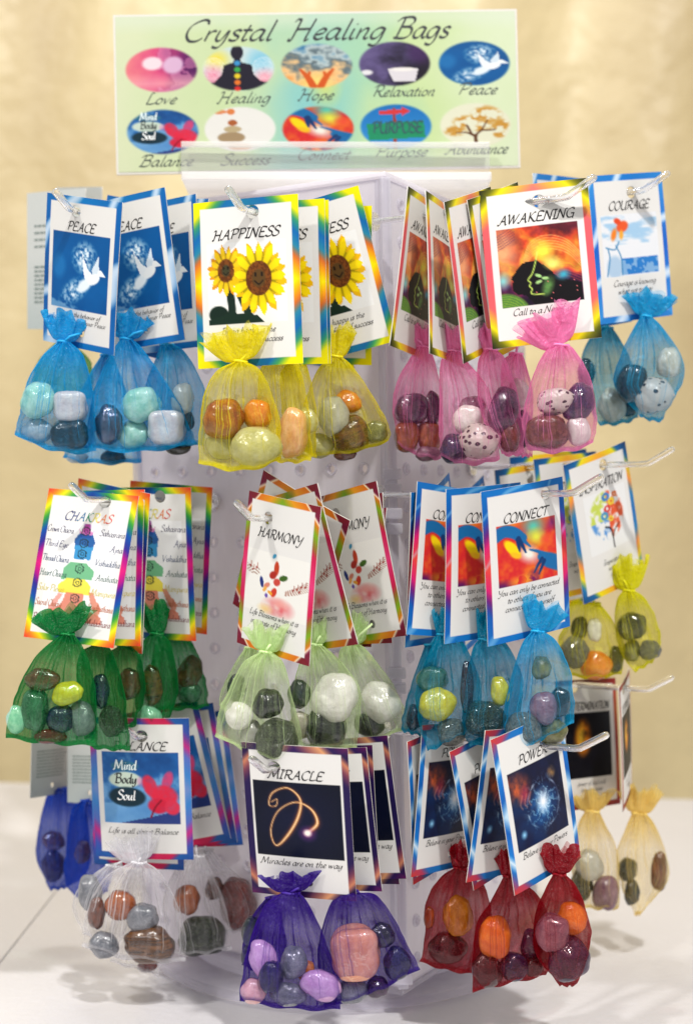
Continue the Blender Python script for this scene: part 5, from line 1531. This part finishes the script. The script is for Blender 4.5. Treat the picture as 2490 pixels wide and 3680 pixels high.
B('hindmost AWAKENING bag', 'leftmost pink bag of the AWAKENING hook, hindmost, tag turned aside', 'awake', .096, 'awake', 'C', [(190, 150), (440, 310), (330, 1400), (62, 1248)],
  color='pink', neck=(275, 1270), L=[(180, 1360), (95, 1530), (75, 1750), (90, 1960)], R=[(350, 1360), (400, 1600), (405, 1850), (400, 2060)], ruf=(265, 1180, 160, 190), sag=40,
  stones=[('dpur', 195, 1708, 122, 108), ('dpur', 345, 1700, 62, 118, 0, 0, .004), ('carn', 160, 1905, 86, 108, 0, 1), ('carn', 320, 1900, 86, 108, 0, 1, .004), ('mauve', 310, 2025, 88, 55)])
# ---- COURAGE
B('front COURAGE bag', 'sky blue bag on the COURAGE hook at the upper right, frontmost', 'courage', .008, 'courage', 'D', [(470, 180), (1070, 145), (1148, 1287), (575, 1368)],
  color='sky', neck=(930, 1300), L=[(830, 1400), (740, 1600), (690, 1850), (860, 2080)], R=[(1060, 1390), (1190, 1600), (1210, 1800), (1060, 2130)], ruf=(945, 1190, 290, 200), sag=25,
  stones=[('teal', 820, 1835, 125, 150), ('dal', 992, 1932, 152, 146, 0, 0, -.003), ('cream', 1110, 1665, 98, 118)])
B('second COURAGE bag', 'teal blue bag behind the COURAGE one, beside the pink bags', 'courage', .035, 'courage', 'D', [(240, 230), (760, 185), (830, 1340), (330, 1440)],
  color='teal', neck=(620, 1390), L=[(500, 1450), (420, 1650), (440, 1900), (560, 2160)], R=[(730, 1500), (820, 1700), (860, 1900), (860, 2110)], sag=25,
  stones=[('cream', 660, 2008, 108, 138), ('teal', 455, 1750, 70, 115), ('teal', 800, 2010, 60, 90, 0, 0, .004)])
bag('courage', .065, 'courage', 'D', [(40, 160), (460, 200), (480, 1300), (80, 1300)], 'blue-edged tag far behind the AWAKENING tag, top edge showing')
# ---- CHAKRAS
B('front CHAKRAS bag', 'green bag on the CHAKRAS hook, frontmost, its whole tag readable', 'chakra', .006, 'chakra', 'E', [(335, 212), (985, 250), (790, 1338), (165, 1247)],
  color='green', neck=(480, 1235), L=[(310, 1340), (210, 1480), (100, 1740), (40, 1970)], R=[(590, 1340), (650, 1560), (675, 1800), (690, 2025)], ruf=(455, 1135, 300, 190), sag=15,
  stones=[('brn', 305, 1557, 125, 80), ('green', 250, 1772, 88, 148, 0, 1), ('yel', 482, 1655, 112, 82, 12, 0, -.003), ('navy', 430, 1832, 100, 95), ('grey', 580, 1830, 98, 125, 0, 0, .004), ('aqua', 120, 1840, 70, 100), ('red', 360, 1958, 112, 52)])
B('second CHAKRAS bag', 'green bag second on the CHAKRAS hook, dark blue stone showing', 'chakra', .022, 'chakra', 'E', [(390, 205), (1012, 228), (985, 1310), (375, 1320)],
  color='green', neck=(700, 1310), L=[(560, 1400), (560, 1750), (620, 2030)], R=[(800, 1380), (880, 1700), (925, 2050)], sag=15, stones=[('navy', 705, 1640, 68, 120), ('moss', 790, 1850, 90, 110)])
B('third CHAKRAS bag', 'green bag third on the CHAKRAS hook, wedged between two others', 'chakra', .036, 'chakra', 'E', [(555, 95), (1035, 275), (1003, 1355), (500, 1250)],
  color='green', neck=(880, 1320), L=[(760, 1400), (740, 1700), (800, 1960)], R=[(990, 1400), (1020, 1650), (960, 1870)], sag=15, stones=[('brn', 912, 1590, 78, 112)])
B('fourth CHAKRAS bag', 'green bag fourth on the CHAKRAS hook, its tag half covered', 'chakra', .052, 'chakra', 'E', [(735, 182), (1333, 215), (1387, 1275), (770, 1270)],
  color='green', neck=(1110, 1230), L=[(1000, 1320), (965, 1600), (955, 1860)], R=[(1210, 1320), (1250, 1600), (1225, 1740), (1150, 1985)], ruf=(1090, 1110, 160, 230), sag=10,
  stones=[('tiger', 1075, 1600, 76, 145), ('aqua', 1050, 1835, 98, 95)])
B('hindmost CHAKRAS bag', 'rightmost green bag of the CHAKRAS hook, hindmost', 'chakra', .074, 'chakra', 'E', [(925, 130), (1482, 217), (1462, 1225), (880, 1180)],
  color='green', neck=(1215, 1235), L=[(1100, 1320), (1060, 1600), (1090, 1770)], R=[(1350, 1290), (1430, 1500), (1480, 1750)], sag=10,
  stones=[('brn', 1342, 1508, 88, 118, -18), ('green', 1340, 1650, 85, 70), ('moss', 1265, 1590, 50, 85)])
# ---- HARMONY
B('front HARMONY bag', 'pale lime bag on the HARMONY hook, frontmost, its tag readable', 'harmony', .006, 'harmony', 'F', [(285, 240), (837, 360), (735, 1565), (203, 1380)],
  color='lime', neck=(430, 1450), L=[(260, 1540), (170, 1720), (80, 1950), (50, 2080)], R=[(560, 1540), (620, 1800), (680, 2050), (705, 2300)], ruf=(450, 1335, 250, 190), sag=55,
  stones=[('white', 235, 1935, 104, 104), ('moss', 512, 2110, 158, 152, 0, 0, -.003), ('black', 450, 1845, 115, 112), ('clear', 320, 2085, 82, 118, 0, 0, .005)])
B('second HARMONY bag', 'pale lime bag on the HARMONY hook with a big white stone', 'harmony', .030, 'harmony', 'F', [(365, 290), (802, 205), (1100, 1385), (650, 1480)],
  color='lime', neck=(805, 1395), L=[(700, 1490), (640, 1800), (620, 2140)], R=[(960, 1490), (1080, 1650), (1125, 1800), (1118, 2180)], ruf=(805, 1290, 170, 210), sag=25,
  stones=[('white', 947, 1790, 172, 182, -15, 0, -.004), ('black', 882, 2012, 148, 145, 0, 2), ('teal', 685, 1770, 88, 108, 0, 0, .004), ('cream', 690, 2010, 80, 105, 0, 0, .006)])
B('tilted HARMONY bag', 'pale lime bag low on the left of the HARMONY hook, tag strongly tilted', 'harmony', .046, 'harmony', 'F', [(403, 80), (1045, 478), (800, 1480), (158, 1100)],
  color='lime', neck=(320, 1420), L=[(200, 1540), (110, 1720), (75, 1860)], R=[(400, 1560), (420, 1750), (400, 2050)], sag=10, stones=[('teal', 212, 1722, 70, 100), ('white', 200, 1880, 80, 70)])
B('hindmost HARMONY bag', 'rightmost pale lime bag of the HARMONY hook, beside the panel corner', 'harmony', .068, 'harmony', 'F', [(790, 278), (1243, 182), (1472, 1315), (980, 1420)],
  color='lime', neck=(1085, 1385), L=[(980, 1480), (1010, 1800), (1060, 2130)], R=[(1200, 1450), (1340, 1640), (1430, 1800), (1530, 2010)], ruf=(1105, 1265, 190, 230), sag=35,
  stones=[('white', 1290, 1830, 155, 160, 10), ('black', 1210, 2000, 115, 92, -18)])
bag('harmony', .082, 'harmony', 'F', [(840, 330), (1298, 252), (1357, 1385), (900, 1400)], 'maroon-edged HARMONY tag just behind the right-hand one')
bag('harmony', .094, 'harmony', 'F', [(900, 420), (1342, 362), (1190, 1410), (800, 1400)], 'hindmost HARMONY tag, small maroon corner showing')
# ---- CONNECT
B('front CONNECT bag', 'teal bag on the CONNECT hook, frontmost, its whole tag readable', 'connect', .006, 'connect', 'G', [(675, 340), (1268, 235), (1322, 1312), (727, 1472)],
  color='sky', neck=(1075, 1350), L=[(960, 1450), (890, 1700), (840, 1980), (890, 2262)], R=[(1210, 1430), (1290, 1620), (1330, 1850), (1335, 2020)], ruf=(1105, 1230, 230, 190), sag=0,
  stones=[('mauve', 1110, 1912, 110, 118), ('rough', 970, 2062, 128, 122, 0, 2, -.002), ('olive', 1180, 2075, 108, 98, 0, 0, .004), ('teal', 1235, 1870, 78, 108, 0, 0, .002), ('olive', 1100, 1620, 70, 85, 0, 0, .006)])
B('second CONNECT bag', 'teal bag second on the CONNECT hook, tag left half showing', 'connect', .030, 'connect', 'G', [(428, 332), (960, 262), (965, 1360), (412, 1440)],
  color='teal', neck=(690, 1410), L=[(600, 1500), (550, 1850), (540, 2060), (580, 2190)], R=[(850, 1450), (960, 1750), (900, 2080)], sag=20, ruf=(700, 1290, 110, 190),
  stones=[('moss', 690, 1990, 145, 140, 0, 2), ('yel', 800, 1790, 68, 108, 10)])
B('third CONNECT bag', 'teal bag third on the CONNECT hook, large yellow stone inside', 'connect', .054, 'connect', 'G', [(218, 268), (690, 345), (640, 1410), (137, 1370)],
  color='teal', neck=(390, 1375), L=[(300, 1480), (220, 1700), (205, 1900), (265, 2225)], R=[(530, 1430), (640, 1700), (640, 1900), (545, 2100)], sag=10, ruf=(395, 1275, 110, 150),
  stones=[('yel', 345, 1880, 135, 122, 35), ('rough', 448, 2080, 100, 98, 0, 2), ('green', 310, 1700, 115, 95, 0, 0, .006), ('mar', 560, 1760, 48, 185)])
B('hindmost CONNECT bag', 'leftmost teal bag of the CONNECT hook, hindmost', 'connect', .080, 'connect', 'G', [(168, 355), (600, 310), (560, 1400), (135, 1465)],
  color='teal', neck=(300, 1450), L=[(200, 1620), (130, 1850), (75, 2070)], R=[(340, 1650), (330, 1900), (240, 2110)], sag=5, stones=[('mar', 180, 1980, 58, 95)])
bag('connect', .092, 'connect', 'G', [(215, 430), (455, 172), (560, 1280), (330, 1520)], 'steeply turned CONNECT tag, its peak left of the other peak')
bag('connect', .042, 'connect', 'G', [(450, 450), (707, 182), (800, 1280), (560, 1500)], 'steeply turned CONNECT tag, its peak just left of the front tag')
# ---- INSPIRATION
B('front INSPIRATION bag', 'lemon yellow bag on the INSPIRATION hook, frontmost at the right edge', 'insp', .035, 'insp', 'H', [(290, 268), (782, 82), (932, 1142), (455, 1388)],
  color='olive', neck=(790, 1265), L=[(700, 1350), (690, 1550), (735, 1760), (850, 1912)], R=[(920, 1330), (1010, 1520), (1040, 1700), (1025, 1800)], ruf=(775, 1120, 250, 230), sag=10,
  stones=[('moss', 820, 1552, 118, 110), ('rough', 960, 1742, 88, 78), ('olive', 815, 1745, 70, 85, 0, 0, .005)])
B('second INSPIRATION bag', 'lemon yellow bag second on the INSPIRATION hook, orange stone inside', 'insp', .060, 'insp', 'H', [(40, 228), (560, 150), (640, 1250), (180, 1350)],
  color='olive', neck=(520, 1370), L=[(350, 1350), (290, 1560), (240, 1680), (300, 1940)], R=[(640, 1480), (740, 1700), (745, 1930)], sag=30,
  stones=[('rough', 370, 1760, 118, 128), ('oran', 532, 1862, 128, 115, 0, 0, -.002), ('white', 520, 1582, 58, 90, 0, 1), ('moss', 690, 1820, 58, 108), ('moss', 400, 1560, 68, 85, 0, 0, .004)])
bag('insp', .090, 'insp', 'G', [(785, 190), (1180, 88), (1240, 1180), (850, 1290)], 'hindmost INSPIRATION tag, dark blue corner between pink bags and CONNECT tag')
bag('insp', .075, 'insp', 'G', [(880, 90), (1450, 5), (1500, 1150), (960, 1250)], 'INSPIRATION tag under the pink bags, its title letters cut off')
# ---- dark fire picture
B('left gold bag', 'gold bag on the lowest right hook, beside the red bags', 'det', .055, 'det', 'L', [(170, 172), (553, 150), (580, 942), (215, 992)],
  color='gold', neck=(395, 985), L=[(310, 1080), (270, 1300), (290, 1590)], R=[(480, 1080), (545, 1250), (565, 1600)], ruf=(390, 915, 190, 130), sag=10, title='DETERMINATION',
  stones=[('mauve', 480, 1500, 85, 105), ('clear', 380, 1325, 85, 98), ('moss', 330, 1450, 68, 105, 0, 0, .004)])
B('right gold bag', 'rightmost gold bag hanging against the white table', 'det', .020, 'det', 'L', [(590, 200), (628, 115), (655, 800), (600, 1010)],
  color='gold', neck=(690, 1000), L=[(610, 1090), (560, 1250), (580, 1450), (670, 1640)], R=[(790, 1080), (855, 1280), (860, 1430), (700, 1640)], ruf=(700, 905, 190, 200), sag=0, dp=0, title='DETERMINATION', cord=False,
  stones=[('moss', 620, 1355, 62, 70), ('teal', 645, 1500, 48, 80), ('brn', 815, 1365, 52, 120), ])
# ---- BALANCE
B('front BALANCE bag', 'white bag on the BALANCE hook, frontmost, its tag readable', 'balance', .006, 'balance', 'I', [(520, 62), (1125, 48), (1150, 912), (568, 868)],
  color='white', neck=(825, 905), L=[(640, 990), (560, 1130), (510, 1300), (485, 1400)], R=[(960, 980), (1050, 1180), (1090, 1330), (1100, 1500)], ruf=(800, 815, 220, 150), sag=40,
  stones=[('grey', 620, 1398, 88, 78), ('carn', 720, 1165, 92, 88, 0, 0, .003), ('grey', 850, 1240, 92, 82), ('tiger', 885, 1395, 150, 108, 0, 2), ('brn', 575, 1210, 52, 92, 0, 0, .004)])
B('left white bag', 'white bag sticking out left behind the front BALANCE bag', 'balance', .030, 'balance', 'I', [(530, 90), (1080, 110), (1080, 960), (560, 930)],
  color='white', neck=(680, 925), L=[(560, 980), (480, 1060), (440, 1180), (500, 1330)], R=[(760, 1050), (780, 1200), (700, 1420)], sag=10, stones=[('grey', 540, 1090, 72, 105, 10)])
B('low white bag', 'white bag hanging lowest behind the front BALANCE bag', 'balance', .044, 'balance', 'I', [(640, 40), (1162, -50), (1367, 770), (850, 865)],
  color='white', neck=(800, 960), L=[(700, 1150), (640, 1400), (660, 1500)], R=[(900, 1150), (980, 1450), (945, 1588)], sag=0, stones=[('red', 880, 1525, 58, 32)])
B('striped stone BALANCE bag', 'white bag right of the front BALANCE bag, black striped stone inside', 'balance', .060, 'balance', 'I', [(760, 20), (1254, -27), (1408, 785), (900, 855)],
  color='white', neck=(1170, 865), L=[(1040, 960), (980, 1150), (1020, 1450)], R=[(1260, 980), (1330, 1180), (1378, 1420)], sag=25,
  stones=[('carn', 1110, 1130, 78, 86), ('moss', 1200, 1345, 135, 115, 0, 2)])
B('hindmost BALANCE bag', 'rightmost white bag of the BALANCE hook, dark red stone inside', 'balance', .076, 'balance', 'I', [(850, 30), (1322, 24), (1448, 797), (950, 840)],
  color='white', neck=(1225, 840), L=[(1200, 960), (1240, 1200), (1330, 1320)], R=[(1360, 940), (1480, 1050), (1530, 1180), (1450, 1320)], sag=5,
  stones=[('red', 1415, 1155, 105, 152, 12), ('brn', 1275, 1065, 55, 68)])
bag(None, 0, 'back', 'I', [(195, -60), (425, -60), (405, 480), (190, 520)], 'grey backside of a tag above the royal blue bag', color='royal', neck=(380, 470), L=[(285, 505), (238, 720), (230, 900), (295, 1078)], R=[(480, 520), (530, 760), (520, 960), (400, 1060)], d=1.03, dp=-.004, sag=0, cord=False,
    stones=[('brn', 320, 780, 68, 58), ('mar', 320, 930, 70, 95)])
SHORT['grey backside of a tag above the royal blue bag'] = 'leftmost royal blue bag'
bag(None, 0, 'back', 'I', [(400, -40), (640, -40), (640, 550), (400, 548)], 'cream backside of a tag left of the BALANCE tag', color='royal', neck=(530, 540), L=[(430, 600), (405, 800), (385, 1010), (455, 1110)], R=[(640, 600), (680, 830), (640, 1090)], d=1.01, dp=-.004, sag=0, cord=False,
    stones=[('brn', 495, 850, 50, 68)])
SHORT['cream backside of a tag left of the BALANCE tag'] = 'royal blue bag behind the BALANCE tag'
# ---- MIRACLE
B('front MIRACLE bag', 'purple bag on the MIRACLE hook, frontmost, its whole tag readable', 'miracle', .006, 'miracle', 'J', [(228, 232), (972, 288), (1046, 1362), (300, 1298)],
  color='purple', neck=(580, 1290), L=[(420, 1360), (340, 1520), (260, 1800), (215, 2050)], R=[(700, 1370), (800, 1600), (890, 1850), (935, 2118)], ruf=(575, 1215, 270, 130), sag=30, nw=60,
  stones=[('lav', 390, 1765, 98, 145, 18), ('navy', 440, 1886, 84, 113, 0, 0, -.005), ('grey', 600, 1790, 98, 115, 0, 0, .003), ('lav', 792, 1945, 148, 100, -22, 0, -.002), ('grey', 560, 2010, 128, 82), ('pink', 320, 1990, 92, 88), ('oran', 690, 1850, 62, 75, 0, 0, .008)])
B('second MIRACLE bag', 'purple bag with a large salmon cube-like stone, right of the front one', 'miracle', .034, 'miracle', 'J', [(560, 270), (1100, 285), (1211, 1265), (650, 1290)],
  color='purple', neck=(1010, 1290), L=[(860, 1380), (790, 1700), (810, 2110)], R=[(1190, 1320), (1330, 1540), (1440, 1750), (1485, 1830)], sag=40,
  stones=[('salm', 1035, 1715, 168, 182, 8, 1, -.004), ('black', 1228, 1590, 85, 88), ('navy', 1330, 1790, 96, 118), ('grey', 1010, 1990, 115, 85), ('dpur', 1190, 1960, 80, 75, 0, 0, .004)])
B('left purple bag', 'purple bag half hidden left behind the front MIRACLE bag', 'miracle', .050, 'miracle', 'J', [(600, 250), (1148, 272), (1200, 1215), (640, 1240)],
  color='purple', neck=(450, 1330), L=[(330, 1430), (260, 1580), (235, 1810)], R=[(520, 1500), (540, 1700), (500, 1900)], sag=5, stones=[('teal', 308, 1570, 72, 105), ('navy', 270, 1740, 40, 75)])
bag('miracle', .062, 'miracle', 'J', [(700, 215), (1256, 198), (1380, 1185), (830, 1210)], 'MIRACLE tag at the right of its stack, caption end showing')
bag('miracle', .078, 'miracle', 'J', [(780, 260), (1225, 240), (1337, 1225), (860, 1230)], 'hindmost MIRACLE tag, purple bottom corner showing')
# ---- POWER
B('front POWER bag', 'red bag on the POWER hook, frontmost, its whole tag readable', 'power', .006, 'power', 'K', [(762, 235), (1268, -15), (1425, 1093), (935, 1370)],
  color='red', neck=(1250, 1215), L=[(1150, 1330), (1080, 1540), (1090, 1800), (1240, 2035)], R=[(1370, 1300), (1440, 1480), (1475, 1720), (1380, 2035)], ruf=(1250, 1100, 220, 200), sag=10,
  stones=[('oran', 1350, 1540, 108, 122, 15, 0, .002), ('mauve', 1205, 1650, 128, 138, 0, 0, -.002), ('dpur', 1320, 1842, 155, 162, 10)])
B('second POWER bag', 'red bag second on the POWER hook, bright orange stone inside', 'power', .034, 'power', 'K', [(738, 175), (1180, 100), (1060, 1185), (563, 1270)],
  color='red', neck=(885, 1230), L=[(760, 1400), (650, 1600), (625, 1850), (612, 2085)], R=[(1090, 1380), (1190, 1600), (1220, 1800), (1165, 1965)], ruf=(880, 1125, 140, 190), sag=0,
  stones=[('oran', 775, 1680, 122, 152, 5, 0, -.003), ('mar', 722, 1920, 112, 128), ('navy', 920, 1900, 108, 105), ('mar', 1065, 1905, 75, 68), ('dpur', 1050, 1740, 85, 115, 0, 0, .006)])
bag('power', .056, 'power', 'K', [(455, 325), (890, 85), (1050, 1080), (637, 1322)], 'tilted POWER tag between the second tag and the leftmost one')
B('hindmost POWER bag', 'leftmost red bag of the POWER hook, mustard yellow stone inside', 'power', .080, 'power', 'K', [(258, 140), (735, 50), (640, 1150), (168, 1225)],
  color='red', neck=(520, 1170), L=[(380, 1240), (280, 1420), (265, 1650), (222, 1865)], R=[(690, 1300), (740, 1600), (690, 1960)], ruf=(525, 1070, 130, 190), sag=20,
  stones=[('must', 505, 1522, 112, 148, -5, 0, -.003), ('mar', 430, 1762, 145, 115), ('carn', 292, 1540, 40, 80)])
bag('power', .094, 'power', 'K', [(155, 262), (500, 60), (540, 1100), (180, 1275)], 'hindmost POWER tag, red left edge beside the panel corner')
finish_stones()
